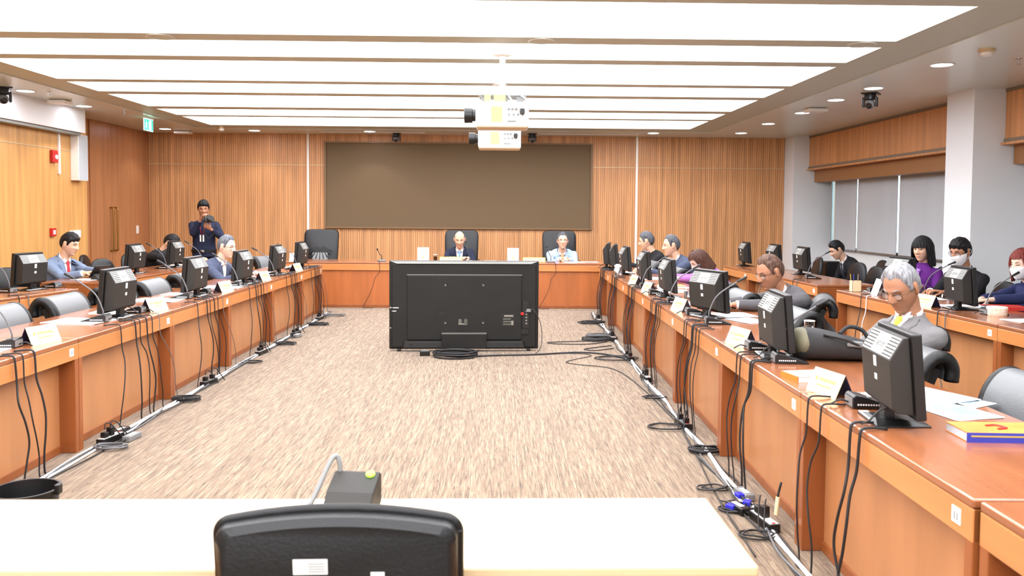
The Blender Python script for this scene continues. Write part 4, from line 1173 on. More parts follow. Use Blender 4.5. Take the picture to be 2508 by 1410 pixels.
# ---------------------------------------------------------------- people
def sst(a, b_, x):
    t = min(1, max(0, (x - a) / (b_ - a)))
    return t * t * (3 - 2 * t)
def G(x, s):
    return math.exp(-(x / s) ** 2)
def headpt(d, fem=0.):
    """point of the head surface in direction d; +Y is the face, origin between the ears"""
    x, y, z = d
    px = .0735 * x
    pz = .121 * z
    py = (.094 * abs(y) ** .88 if y > 0 else -.100 * abs(y))
    t = z
    if t < 0:
        px *= 1 - (.30 + .05 * fem) * (-t) ** 1.7
        if y < 0:
            py *= 1 - .50 * (-t) ** 1.1
        py += .030 * (-t) ** 2.2
    else:
        px *= 1 + .05 * math.sin(PI * t)
    if y > .1:
        f = sst(.1, .45, y)
        ax = abs(px)
        nz = 0.
        if -.045 < pz < .04:
            nz = sst(.04, -.016, pz) if pz > -.016 else sst(-.042, -.018, pz)
        py += f * (.026 - .004 * fem) * nz * G(px, .0105 + .006 * sst(.02, -.02, pz))
        py += f * .007 * G(ax - .013, .007) * G(pz + .022, .008)
        py -= f * .012 * G(ax - .033, .015) * G(pz - .014, .011)
        py += f * (.005 - .003 * fem) * G(pz - .036, .010) * G(px, .05)
        py += f * .006 * G(ax - .045, .018) * G(pz + .015, .016)
        py += f * .007 * G(pz + .050, .006) * G(px, .020) + f * .007 * G(pz + .064, .006) * G(px, .018)
        py -= f * .005 * G(pz + .057, .004) * G(px, .024)
        py += f * (.009 - .003 * fem) * G(pz + .095, .015) * G(px, .024)
        py -= f * .003 * G(pz + .078, .007) * G(px, .02)
    return Vector((px, py, pz))
NU, NV = 88, 66
def head_grid(fn):
    rings = []
    for j in range(NV + 1):
        th = PI * (j + .02) / (NV + .04)
        rings.append([fn(Vector((math.sin(th) * math.sin(2 * PI * i / NU), math.sin(th) * math.cos(2 * PI * i / NU), math.cos(th)))) for i in range(NU)])
    return rings
def face_y(x, z, fem=0.):
    lo, hi = 0., 1.
    d0 = Vector((x / .075, 0, z / .118))
    y = math.sqrt(max(.02, 1 - d0.x ** 2 - d0.z ** 2))
    for _ in range(4):
        d = Vector((d0.x, y, d0.z)).normalized()
        p = headpt(d, fem)
        d0.x *= 1 + .7 * ((x - p.x) / .075) / (abs(d0.x) + .2); d0.z += .7 * (z - p.z) / .118
        d0.x = max(-.98, min(.98, d0.x)); d0.z = max(-.95, min(.95, d0.z))
        y = math.sqrt(max(.02, 1 - min(.98, d0.x ** 2 + d0.z ** 2)))
    return headpt(Vector((d0.x, y, d0.z)).normalized(), fem).y
def remesh(mb, voxel, smooth_it=2, fac=.5):
    me = bpy.data.meshes.new('tmp')
    me.from_pydata(mb.v, [], mb.f)
    bm = bmesh.new(); bm.from_mesh(me)
    bmesh.ops.recalc_face_normals(bm, faces=bm.faces)
    bm.to_mesh(me); bm.free()
    o = bpy.data.objects.new('tmp', me)
    COL.objects.link(o)
    r = o.modifiers.new('r', 'REMESH')
    r.mode = 'VOXEL'; r.voxel_size = voxel; r.adaptivity = 0
    if smooth_it:
        s_ = o.modifiers.new('s', 'SMOOTH'); s_.iterations = smooth_it; s_.factor = fac
    dg = bpy.context.evaluated_depsgraph_get()
    ev = o.evaluated_get(dg)
    out = ev.to_mesh()
    vs = [v.co.copy() for v in out.vertices]
    fs = [tuple(p.vertices) for p in out.polygons]
    ev.to_mesh_clear()
    bpy.data.objects.remove(o); bpy.data.meshes.remove(me)
    return vs, fs
def add_hand(mb, wrist, dirv, palm, side, curl=.45, spread=.12, S=1., thumb=.5):
    """fingers run along dirv, the palm looks along palm; side +1 puts the thumb on the +lateral axis"""
    f = dirv.normalized()
    n = (palm - f * palm.dot(f)).normalized()
    l = f.cross(n).normalized() * side
    W = Vector(wrist)
    def P(a, b_, c): return W + (l * a + f * b_ + n * c) * S
    rings = []
    for yy_, hw, ht in [(-.015, .024, .017), (.01, .028, .017), (.04, .038, .016), (.07, .042, .014), (.092, .040, .012)]:
        rings.append([P(hw * math.cos(2 * PI * k / 12), yy_, ht * math.sin(2 * PI * k / 12)) for k in range(12)])
    mb.loft(rings)
    for i, (x, L, r) in enumerate([(.030, .072, .0088), (.010, .081, .0092), (-.010, .075, .0088), (-.029, .058, .0078)]):
        c = curl * (1 + .12 * i)
        ang = 0.
        p = Vector((x, .086, .0))
        sx = (x / .03) * spread
        for k, seg in enumerate((.46, .30, .24)):
            ang += c * (.75, 1.0, .8)[k]
            q = p + Vector((sx * L * seg * math.cos(ang), math.cos(ang) * L * seg, math.sin(ang) * L * seg))
            mb.caps(P(*p), P(*q), r * S * (1 - .08 * k), r * S * (1 - .08 * k - .06), 8)
            p = q
    p0, p1 = Vector((.026, .018, .006)), Vector((.048, .048, .014 + .012 * thumb))
    p2 = p1 + Vector((.010, .030, .010 + .014 * thumb)); p3 = p2 + Vector((-.006, .024, .010 + .008 * thumb))
    for a, b_, r in ((p0, p1, .0125), (p1, p2, .0105), (p2, p3, .009)):
        mb.caps(P(*a), P(*b_), r * S, r * S * .92, 8)
def ik(sh, wr, l1, l2, pole):
    d = wr - sh
    L = min(d.length, (l1 + l2) * .995)
    u = d.normalized()
    wr = sh + u * L
    a = (l1 * l1 - l2 * l2 + L * L) / (2 * L)
    h = math.sqrt(max(l1 * l1 - a * a, 1e-6))
    pv = (pole - u * pole.dot(u)).normalized()
    return sh + u * a + pv * h, wr
HAIRLINE = {
    'short': [(0, .078), (.5, .076), (.8, .062), (1.05, .034), (1.18, .004), (1.32, -.010), (1.39, .030), (1.55, .040), (1.92, .034), (2.02, -.012), (2.3, -.052), (3.15, -.060)],
    'fringe': [(0, .060), (.3, .066), (.55, .052), (.8, .056), (1.05, .032), (1.18, .004), (1.32, -.010), (1.39, .030), (1.55, .040), (1.92, .034), (2.02, -.012), (2.3, -.052), (3.15, -.060)],
    'receding': [(0, .090), (.45, .098), (.8, .086), (1.05, .048), (1.18, .004), (1.32, -.010), (1.39, .030), (1.55, .040), (1.92, .034), (2.02, -.012), (2.3, -.052), (3.15, -.060)],
    'bald': [(0, .2), (1.0, .2), (1.15, .06), (1.35, .012), (1.52, .006), (1.58, .026), (1.85, .024), (1.95, -.01), (2.3, -.05), (3.15, -.058)],
}
def lerp_tab(tab, x):
    for (a, va), (b_, vb) in zip(tab, tab[1:]):
        if x <= b_:
            return va + (vb - va) * (x - a) / (b_ - a)
    return tab[-1][1]
def hair_mesh(style, th, fem, quiff=0., part=0.):
    b_ = MB()
    if style in HAIRLINE:
        tab = HAIRLINE[style]
        outer, mask = [], []
        for j in range(NV + 1):
            t = PI * (j + .02) / (NV + .04)
            ro, rm = [], []
            for i in range(NU):
                a = 2 * PI * i / NU
                d = Vector((math.sin(t) * math.sin(a), math.sin(t) * math.cos(a), math.cos(t)))
                p = headpt(d, fem)
                az = abs(math.atan2(p.x, p.y)) if style != 'bald' or d.z < .93 else .5
                hz = lerp_tab(tab, az)
                if style == 'bald' and d.z > .5: hz = .2 if az < 1.5 else .2
                m = sst(-.003, .022, p.z - hz)
                if style == 'bald': m *= sst(.085, .05, p.z)
                k = th * (.42 + .75 * max(0, d.z)) * m
                k += quiff * m * G(p.z - .09, .03) * max(0, d.y) ** 2
                k *= 1 + .30 * noise.noise(Vector((p.x * 75, p.y * 26, p.z * 26))) + .18 * noise.noise(Vector((p.x * 24, p.y * 14 + 4, p.z * 14)))
                nrm = Vector((p.x / .075, p.y / .095, p.z / .118)).normalized()
                ro.append(p + nrm * (k + .0012) if m > 0 else p - nrm * .004)
                rm.append(m)
            outer.append(ro); mask.append(rm)
        vs = [p for r_ in outer for p in r_]
        fs = []
        for j in range(NV):
            for i in range(NU):
                i2 = (i + 1) % NU
                q = [(j, i), (j, i2), (j + 1, i2), (j + 1, i)]
                if sum(mask[a][c] > 0 for a, c in q) >= 1:
                    fs.append(tuple(a * NU + c for a, c in q))
        b_.add(vs, fs)
    else:
        # long styles: a shell that falls past the ears, open at the face
        zend, open_a, bang = style
        NA, NS = 64, 30
        rows_o, rows_i = [], []
        for i in range(NA + 1):
            a = -PI + 2 * PI * i / NA
            aa = abs(a)
            face = 1 - sst(open_a, open_a + .22, aa)
            z1 = bang * face + zend * (1 - face) + .006 * math.sin(a * 17)
            o_, n_ = [], []
            for j in range(NS + 1):
                u = j / NS
                z = .142 - (.142 - z1) * u ** 1.0
                zz = max(z, -.02)
                el = math.sqrt(max(0, 1 - (max(zz, 0) / .145) ** 2))
                fl = 1 + .10 * sst(0, -.15, z)
                rx, ry = .104 * fl, (.125 if aa > PI / 2 else .112 if face > .5 else .104)
                w_ = 1 + .03 * math.sin(a * 23 + z * 30)
                o_.append(Vector((math.sin(a) * rx * el * w_, math.cos(a) * ry * el * w_ - .004, z)))
                n_.append(Vector((math.sin(a) * (rx - .012) * el, math.cos(a) * (ry - .014) * el - .004, z - .010 * (1 - u))))
            rows_o.append(o_); rows_i.append(n_)
        for i in range(NA):
            b_.loft([[*rows_o[i], *reversed(rows_i[i])], [*rows_o[i + 1], *reversed(rows_i[i + 1])]], caps=False)
    return b_
def person(label, head, rz, skin='light', coat='c_black', hairm='h_black', style='short', hth=.016, quiff=0., S=1.04, SH=1.1, hp=20, hy=0., hr=0., hands=None, tie=None, shirt='c_white', vw=.062, vz=.20, coatname='jacket',
           glasses=None, mask=False, fem=0., curl=.45, standing=False, hipz=.50, voxel=.0046, twist=0., eyes=False, group=None, palms=None, poles=None, elb=None, legs=True, lean_fix=None, wide=1.):
    # the frame of the person: +Y ahead, +X to the person's right, origin under the head
    hx, hy_, hz = head
    rot = R(rz + 180)
    RH = Euler((-R(hp), R(hr), -R(hy)), 'YXZ').to_matrix() if False else (Matrix.Rotation(-R(hy), 3, 'Z') @ Matrix.Rotation(-R(hp), 3, 'X') @ Matrix.Rotation(R(hr), 3, 'Y'))
    HC = Vector((0, 0, hz))
    TL, NL = .50 * S, .095 * S
    def chain(al):
        """hip for a given torso lean"""
        na = R(al * .55 + hp * .35 + 8)
        neck_top = HC - RH @ Vector((0, .012, .075)) * SH
        nb = neck_top - Vector((0, math.sin(na), math.cos(na))) * NL
        return nb - Vector((0, math.sin(R(al)), math.cos(R(al)))) * TL, nb, neck_top
    if lean_fix is not None:
        al = lean_fix
    else:
        lo, hi = -8., 62.
        for _ in range(30):
            al = (lo + hi) / 2
            if chain(al)[0].z < hipz: lo = al
            else: hi = al
    hip, nb, nt_ = chain(al)
    T = Matrix.Translation(hip) @ Matrix.Rotation(-R(al), 4, 'X') @ Matrix.Rotation(R(twist), 4, 'Z')
    Ti = T.inverted()
    S_ = S
    def tp(x, y, z): return T @ Vector((x * S_, y * S_, z * S_))
    # torso rings: spine height, half width, half depth, forward offset
    fw = 1 - .10 * fem
    RG = [(-.10, .168 + .01 * fem, .128, .012), (.0, .172, .128, .012), (.10, .160 * (1 - .06 * fem), .120, .012), (.20, .160 * (1 - .06 * fem), .116, .014), (.30, .178 * fw, .122 + .012 * fem, .016), (.37, .186 * fw, .114, .008), (.42, .176 * fw, .098, -.004), (.455, .140 * fw, .082, -.012), (.485, .088, .068, -.012), (.505, .066, .060, -.006), (.520, .058, .054, .0)]
    def torso(mb, grow):
        rings = []
        for z, a, d, o in RG:
            g_ = grow if z < .46 else grow * .5
            ring = []
            for k in range(28):
                t = 2 * PI * k / 28
                c, s_ = math.cos(t), math.sin(t)
                ring.append(tp((a * wide + g_) * math.copysign(abs(c) ** .8, c), o + (d + g_) * math.copysign(abs(s_) ** .8, s_), z))
            rings.append(ring)
        mb.loft(rings)
    SHX = .178 * fw * wide
    sh = [tp(s * SHX, -.012, .405) for s in (1, -1)]
    if hands is None:
        hands = [(.12, .30, .78), (-.12, .30, .78)]
    hands = [Vector(h_) for h_ in hands]
    el, wr = [], []
    for k, s in enumerate((1, -1)):
        pole = Vector(poles[k]) if poles else Vector((s * .55, -.35, -.8))
        e, w_ = ik(sh[k], hands[k], .285 * S, .255 * S, pole)
        el.append(e); wr.append(w_)
    # skin: head, neck, hidden core, forearms and hands as one surface
    mb = MB()
    HM = Matrix.Translation(HC) @ RH.to_4x4() @ Matrix.Scale(SH, 4)
    mb.loft([[HM @ p for p in r_] for r_ in head_grid(lambda d: headpt(d, fem))])
    for s in (-1, 1):
        em = HM @ Matrix.Translation((s * .078, -.008, .004)) @ Matrix.Rotation(R(-s * 22), 4, 'Z') @ Matrix.Rotation(R(8), 4, 'X')
        mb.ell((0, 0, .006), (.0095, .021, .030), em, n=12, m=8)
        mb.ell((0, .004, -.014), (.009, .013, .017), em, n=10, m=6)
    nr = .056 - .008 * fem
    mb.tube([nb - (nt_ - nb) * .5, nb, nb.lerp(nt_, .5), nt_, HM @ Vector((0, -.012, -.02))], [nr * 1.35 * S, nr * 1.12 * S, nr * S, nr * S, nr * S * .9], 18)
    mb.loft([[tp(a * .8 * math.cos(2 * PI * k / 16), o + d * .75 * math.sin(2 * PI * k / 16), z) for k in range(16)] for z, a, d, o in RG[:-2]])
    pal = palms or [Vector((0, .1, -1)), Vector((0, .1, -1))]
    for k, s in enumerate((1, -1)):
        mb.caps(tp(s * .12, -.01, .40), sh[k], .05 * S, .045 * S, 10)
        mb.caps(sh[k], el[k], .04 * S, .036 * S, 10)
        mb.caps(el[k], wr[k], .036 * S, .024 * S, 12)
        fd = (wr[k] - el[k]).normalized()
        fd = (fd + Vector((-s * .22, .15, -.1))).normalized() if not palms else fd
        add_hand(mb, wr[k] + fd * .012, fd, Vector(pal[k]), (-1 if Vector(pal[k]).z < 0 else 1) * (s), curl, .1, S * 1.0)
    vs, fs = remesh(mb, voxel * 1.0, 2, .45)
    body = MB()
    body.add(vs, fs)
    nskin = len(fs)
    # eyes, brows and lips
    for s in (-1, 1):
        ex, ez = s * .032, .013
        ey = face_y(ex, ez, fem)
        if eyes:
            body.ell((0, 0, 0), (.0135, .006, .0062), HM @ Matrix.Translation((ex, ey + .0005, ez)), 1, 12, 8)
            body.ell((0, 0, 0), (.0062, .004, .006), HM @ Matrix.Translation((ex, ey + .0045, ez)), 2, 10, 6)
        body.tube([HM @ Vector((ex + q * .015, face_y(ex + q * .015, ez, fem) + .003, ez + (.005 if eyes else -.002) * (1 - q * q) + .001)) for q in (-1, -.5, 0, .5, 1)], [.0012 * SH, .002 * SH, .0024 * SH, .002 * SH, .0012 * SH], 6, None, 2)
        body.tube([HM @ Vector((s * q, face_y(s * q, bz, fem) + .0015, bz)) for q, bz in ((.014, .034), (.026, .039), (.038, .039), (.050, .032))], [.002 * SH, .0036 * SH, .0032 * SH, .0014 * SH], 6, None, 3)
    if not mask:
        body.tube([HM @ Vector((q, face_y(q, -.057, fem) + .001, -.057)) for q in (-.021, -.012, 0, .012, .021)], [.001, .0048, .0058, .0048, .001], 6, None, 4)
    ob = body.build('person', [SKIN[skin], M['eye_white'], M['eye_dark'], M[hairm], M['lips']], None, True, 0, (hx, hy_, 0), rot)
    tag(ob, label, 'person', group)
    # coat
    cb = MB()
    torso(cb, .014 * S)
    for k, s in enumerate((1, -1)):
        cb.caps(tp(s * .10, -.012, .405), sh[k], .066 * S, .060 * S, 14)
        cb.caps(sh[k], el[k], .064 * S, .051 * S, 14)
        d_ = (wr[k] - el[k])
        cb.tube([el[k] - d_ * .02, el[k] + d_ * .3, el[k] + d_ * .90], [.053 * S, .051 * S, .041 * S], 14)
        cb.ell(el[k], (.052 * S, .052 * S, .052 * S))
    cv, cf = remesh(cb, .0085, 4, .5)
    rnd = random.Random(label)
    off = Vector((rnd.random() * 9, rnd.random() * 9, rnd.random() * 9))
    # cloth creases
    cv = [p + (p - hip).normalized() * .0055 * (noise.noise(Vector((p.x * 14, p.y * 14, p.z * 24)) + off) + .5 * noise.noise(Vector((p.x * 30, p.y * 30, p.z * 42)) + off)) for p in cv]
    tor = [Ti @ p for p in cv]
    VZ0, VZ1 = vz * S, .505 * S
    def inv(c, m=0.):
        if not vw or c.y < 0 or c.y > .175 * S or c.z < VZ0 - m: return False
        return abs(c.x) < m + vw * S * max(0, (c.z - VZ0) / (VZ1 - VZ0)) ** .85
    jf, sf = [], []
    for f_ in cf:
        c = sum((tor[i] for i in f_), Vector()) / len(f_)
        if vw and c.z > .503 * S and c.x ** 2 + c.y ** 2 < (.12 * S) ** 2: continue
        if not inv(c): jf.append(f_)
        if inv(c, .014): sf.append(f_)
    def sub(fl, push=0.):
        m_ = {}
        o = MB()
        nf = []
        for f_ in fl:
            for i in f_:
                if i not in m_:
                    m_[i] = len(o.v)
                    o.v.append(tuple(cv[i] - (T.to_3x3() @ Vector((0, push, 0)))))
            nf.append(tuple(m_[i] for i in f_))
        o.f = nf; o.mi = [0] * len(nf)
        return o
    jb = sub(jf)
    bvh = BVHTree.FromPolygons([tuple(p) for p in tor], cf)
    def front(x, z, lift):
        r_ = bvh.ray_cast(Vector((x, .185 * S, z)), Vector((0, -1, 0)))
        y = r_[0].y if r_[0] else bvh.find_nearest(Vector((x, .04, z)))[0].y - .004
        return T @ Vector((x, y + lift, z))
    if vw:
        # lapels lie along the opening and cover its edge
        for s in (-1, 1):
            N_ = 14
            ou, inn = [], []
            for q in range(N_ + 1):
                u = q / N_
                z = VZ0 - .004 + (VZ1 - .012 - VZ0) * u
                xi = s * vw * S * max(0, (z - VZ0) / (VZ1 - VZ0)) ** .85
                wd = (.012 + .062 * math.sin(PI * min(1, u * .62 + .04)) ** .8) * S * (1 - .45 * sst(.8, 1, u))
                if .70 < u < .80: wd *= .80
                inn.append(front(xi * .96 - s * .002, z, .007)); ou.append(front(xi + s * wd, z + .010 * u * (1 - u), .009))
            back = [p - (T.to_3x3() @ Vector((0, .012, 0))) for p in inn], [p - (T.to_3x3() @ Vector((0, .014, 0))) for p in ou]
            jb.loft([[inn[q], ou[q], back[1][q], back[0][q]] for q in range(N_ + 1)])
        # standing collar of the jacket behind the neck
    cr = []
    for k in range(17):
        a = R(-58 + 296 * k / 16) if vw else R(-90 + 360 * k / 16.)
        a2 = a + R(0)
        c, s_ = math.cos(a2 + PI if False else a2), math.sin(a2)
        cr.append((c, -s_))
    if vw:
        jb.loft([[tp(.074 * c, -.012 + .070 * s_, .466 + .02 * -s_), tp(.067 * c, -.008 + .061 * s_, .512 + .018 * -s_), tp(.060 * c, -.008 + .054 * s_, .510 + .018 * -s_), tp(.062 * c, -.012 + .058 * s_, .466 + .02 * -s_)] for c, s_ in cr])
    jo = jb.build(coatname, coat, ob, True)
    if vw:
        so = sub(sf, .0025)
        # collar band and two points
        ring = []
        for k in range(25):
            a = 2 * PI * k / 24
            c, s_ = math.cos(a), math.sin(a)
            up = .026 - .016 * s_
            ring.append([tp(.063 * c, .0 + .058 * s_, .488 - .016 * s_), tp(.060 * c, .004 + .056 * s_, .488 - .016 * s_ + up + .014), tp(.055 * c, .004 + .051 * s_, .488 - .016 * s_ + up + .014), tp(.056 * c, .0 + .052 * s_, .488 - .016 * s_)])
        so.loft(ring, caps=False)
        for s in (-1, 1):
            a = [tp(s * .008, .066, .498), tp(s * .048, .044, .524), tp(s * .054, .062, .474), tp(s * .036, .080, .458)]
            so.loft([a, [p + T.to_3x3() @ Vector((0, .005, .002)) for p in a]])
        so.build('shirt', shirt, ob, True)
        if tie:
            tb = MB()
            rows_ = []
            ztop = .490 * S
            for q in range(13):
                u = q / 12
                z = ztop - (ztop - VZ0 - .002) * u
                hw = (.017 if u < .10 else .012 + .030 * (u - .1)) * S * (1.15 if u < .1 else 1)
                lf = .006 * (1 - u) ** 4
                rows_.append([front(-hw, z, .008 + lf), front(0, z, .014 + lf), front(hw, z, .008 + lf), front(hw, z, -.004), front(-hw, z, -.004)])
            tb.loft(rows_)
            tb.build('tie', tie, ob, False)
    # cuffs
    if shirt and vw:
        for k in range(2):
            d_ = wr[k] - el[k]
            cu = MB().tube([el[k] + d_ * .84, el[k] + d_ * .95], [.037 * S, .034 * S], 16)
            cu.build('cuff', shirt, ob, True)
    # legs and shoes
    if legs:
        lb = MB()
        kn, an = [], []
        for s in (1, -1):
            hj = hip + Vector((s * .095 * S, .0, 0))
            if standing:
                k_ = Vector((s * .10 * S, hip.y + .03, hip.z * .52)); a_ = Vector((s * .115 * S, hip.y - .01, .09))
            else:
                k_ = hip + Vector((s * .125 * S, .42 * S, .02)); a_ = Vector((k_.x, k_.y + .02, .10))
            lb.caps(hj, k_, .095 * S, .068 * S, 14); lb.caps(k_, a_, .068 * S, .050 * S, 14)
            kn.append(k_); an.append(a_)
        lb.ell(hip + Vector((0, -.01, .01)), (.175 * S, .125 * S, .11 * S))
        v2, f2 = remesh(lb, .014, 3, .5)
        tb = MB(); tb.add(v2, f2)
        tb.build('trousers', 'c_trouser', ob, True)
        for a_ in an:
            sb = MB().loft([[(a_.x + w_ * math.cos(2 * PI * k / 14), a_.y + yy_ + 0 * k, max(.004, zc + hh * math.sin(2 * PI * k / 14))) for k in range(14)] for yy_, w_, zc, hh in [(-.085, .022, .035, .03), (-.06, .036, .045, .045), (0, .04, .05, .05), (.07, .046, .038, .036), (.14, .042, .03, .026), (.175, .02, .022, .014)]])
            sb.build('shoe', 'shoe', ob, True)
    # hair
    if style:
        hb = hair_mesh(style, hth, fem, quiff)
        h2 = MB(); h2.add([HM @ Vector(p) for p in hb.v], hb.f)
        h2.build('hair', hairm, ob, True)
    if glasses:
        g_ = MB()
        gz = .006
        ys = face_y(.032, .03, fem) + .013
        for s in (-1, 1):
            pts = [HM @ Vector((s * .033 + .024 * math.copysign(abs(math.cos(a)) ** .8, math.cos(a)), ys - .010 * abs(s * .033 + .024 * math.cos(a)) / .05, gz + .0165 * math.copysign(abs(math.sin(a)) ** .8, math.sin(a)))) for a in [2 * PI * k / 20 for k in range(21)]]
            g_.tube(pts, .0017 * SH, 6, caps=False)
            g_.tube([HM @ Vector((s * .057, ys - .011, gz + .009)), HM @ Vector((s * .074, ys - .035, gz + .012)), HM @ Vector((s * .083, .0, .014)), HM @ Vector((s * .082, -.02, .0))], .0019 * SH, 6)
        g_.tube([HM @ Vector((-.010, ys - .002, gz + .005)), HM @ Vector((0, ys + .002, gz + .008)), HM @ Vector((.010, ys - .002, gz + .005))], .0016 * SH, 6)
        go_ = g_.build('glasses', glasses, ob, True)
        l_ = MB()
        for s in (-1, 1):
            l_.lathe([(.0225, 0), (.0225, .0008)], 20, HM @ Matrix.Translation((s * .033, ys - .007, gz)) @ Matrix.Rotation(R(-90), 4, 'X') @ Matrix.Diagonal((1, .68, 1, 1)))
        l_.build('lens', 'lens_clear', go_)
    if mask:
        m_ = MB()
        ro, ri = [], []
        for j in range(13):
            z = -.002 - .103 * j / 12
            a_, c_ = [], []
            for i in range(25):
                x = -1 + 2 * i / 24
                az = x * R(78)
                d = Vector((math.sin(az) * 1.0, math.cos(az), 0))
                zz = z + .006 * abs(x) * (1 if j < 6 else .6)
                hz_ = max(-.93, zz / .118)
                k_ = math.sqrt(1 - hz_ * hz_)
                p = headpt(Vector((d.x * k_, d.y * k_, hz_)), fem)
                puff = .006 + .016 * G(x, .45) * G((j - 5) / 12, .45)
                n_ = Vector((p.x, p.y, 0)).normalized()
                bump_ = max(0, (.100 + (.012 if j < 8 else .0)) - p.y) * G(x, .30)
                a_.append(HM @ (p + n_ * (puff + .5 * bump_) + Vector((0, 0, zz - p.z)) * .5)); c_.append(HM @ (p + n_ * .001))
            ro.append(a_); ri.append(c_)
        m_.loft(ro, caps=False, closed=False)
        for s, i in ((1, 24), (-1, 0)):
            m_.tube(spline([ro[1][i], HM @ Vector((s * .082, -.01, .035)), HM @ Vector((s * .086, -.032, .01)), HM @ Vector((s * .080, -.01, -.02)), ro[10][i]], 5), .0015 * SH, 5)
        m_.build('face_mask', 'mask', ob, True)
    ob['_T'] = [v for r_ in T for v in r_]
    del ob['_T']
    return ob, dict(T=T, tp=tp, front=front, wr=wr, el=el, HM=HM, S=S, hip=hip, al=al)

PP = {}
V3 = Vector
# hands are (to the right, ahead, height) in the person's own frame, origin under the head
PP['tie'] = person('grey-haired man in a grey suit and yellow tie looking down at a phone', (2.44, 4.98, 1.155), -74, 'tan', 'c_lightgrey', 'h_white', 'receding', .016, S=1.1, SH=1.18, hp=30, hy=-12, hr=0, tie='t_yellow', glasses='frame_metal',
                   hands=[(.27, .26, .815), (.20, .31, .83)], hipz=.43, voxel=.0038, curl=.75, vz=.24)
PP['read'] = person('man in a grey suit with glasses reading printed papers', (2.42, 7.34, 1.075), -76, 'tan', 'c_grey', 'h_brownthin', 'receding', .014, S=1.1, SH=1.24, hp=24, hy=0, tie='t_dark', glasses='frame_dark',
                    hands=[(.10, .40, .80), (-.02, .44, .80)], hipz=.5, voxel=.0042, curl=.6)
PP['pinkw'] = person('woman with long brown hair in a lilac jacket, head bent down', (2.50, 10.3, 1.0), -80, 'pale', 'c_pink', 'h_brown', (-.15, .85, .08), S=.98, SH=1.1, hp=38, fem=1., vw=0, coatname='blouse', hands=[(.08, .34, .80), (-.1, .36, .80)], curl=.5)
PP['bluegrey'] = person('man in a blue-grey suit with a blue tie and thinning dark hair', (2.46, 11.75, 1.13), -84, 'light', 'c_slate', 'h_darkgrey', 'receding', .012, S=1.1, SH=1.2, hp=10, hy=4, tie='t_navy', glasses=None, hands=[(.12, .36, .79), (-.14, .36, .79)], wide=1.05)
PP['blackj'] = person('grey-haired man in a black jacket near the far end of the right row', (2.36, 13.15, 1.14), -86, 'light', 'c_black', 'h_darkgrey', 'short', .014, S=1.1, SH=1.2, hp=14, hy=22, vw=0, hands=[(.12, .36, .79), (-.14, .36, .79)])
PP['farblack'] = person('man in a black suit leaning forward in front of the grey window blinds', (5.12, 12.5, 1.055), -88, 'light', 'c_black', 'h_black', 'short', .017, S=1.04, SH=1.12, hp=30, hy=0, tie='t_dark', hands=[(.10, .10, .58), (-.10, .14, .62)], hipz=.5)
PP['purple'] = person('woman with a long black bob and fringe in a purple blouse', (4.9, 9.55, 1.195), -50, 'light', 'c_purple', 'h_black', (-.165, .80, .034), S=.98, SH=1.14, hp=8, hy=4, fem=1., vw=0, coatname='blouse', hands=[(-.02, .40, .80), (-.14, .36, .80)], eyes=True, curl=.6, voxel=.0042)
PP['maskman'] = person('man with a white face mask and glasses in a black suit', (4.9, 8.75, 1.20), -66, 'tan', 'c_black', 'h_black', 'fringe', .020, S=1.06, SH=1.16, hp=16, hy=0, glasses='frame_metal', mask=True, hands=[(.06, .38, .80), (-.10, .36, .80)], eyes=False, vw=.066, vz=.22, voxel=.0042)
PP['redw'] = person('woman with dark red hair, white face mask and navy jacket at the right edge', (5.0, 7.85, 1.13), -78, 'pale', 'c_denim', 'h_red', (-.14, .80, .07), S=1.0, SH=1.14, hp=12, fem=1., mask=True, vw=0, hands=[(.06, .42, .80), (-.04, .46, .80)], curl=.3, voxel=.0042)
PP['redtie'] = person('young man in a light blue-grey suit with a red tie using a tablet', (-5.28, 10.42, 1.15), 72, 'light', 'c_bluegrey', 'h_black', 'fringe', .018, quiff=.006, S=1.06, SH=1.12, hp=18, hy=-12, tie='t_red', hands=[(.16, .38, .82), (-.02, .40, .83)], curl=.4, vz=.2, voxel=.0042)
PP['bent'] = person('person in a black jacket bending forward with a hand to the face', (-5.02, 12.95, 1.07), 74, 'light', 'c_black', 'h_black', 'short', .018, S=1.06, SH=1.12, hp=42, hy=-8, vw=0, hands=[(.10, .05, .965), (-.20, .34, .82)], curl=.5, hipz=.5, palms=[V3((-.2, -.6, .3)), V3((0, .1, -1))], poles=[V3((.9, .1, -.3)), V3((-.5, -.3, -.8))])
PP['greyglasses'] = person('older grey-haired man with glasses in a slate suit, sitting on the left', (-3.38, 10.5, 1.13), 76, 'pale', 'c_slate', 'h_grey', 'receding', .013, S=1.06, SH=1.14, hp=14, hy=0, glasses='frame_metal', hands=[(.14, .34, .80), (-.08, .38, .80)], vw=.05, vz=.14)
PP['navy'] = person('balding man in a navy suit with a light blue tie at the head table', (-.655, 14.62, 1.105), 2, 'light', 'c_navy', 'h_darkgrey', 'bald', .008, S=1.06, SH=1.18, hp=24, tie='t_blue', hands=[(.14, .30, .79), (-.14, .30, .79)], vz=.12, vw=.066)
PP['lightblue'] = person('man in a light blue jacket with an orange tie and glasses at the head table', (1.145, 14.62, 1.085), 0, 'light', 'c_lightblue', 'h_darkgrey', 'receding', .016, S=1.1, SH=1.16, hp=2, tie='t_orange', glasses='frame_metal', hands=[(.06, .34, .79), (-.08, .32, .79)], eyes=True, vz=.12, wide=1.06)
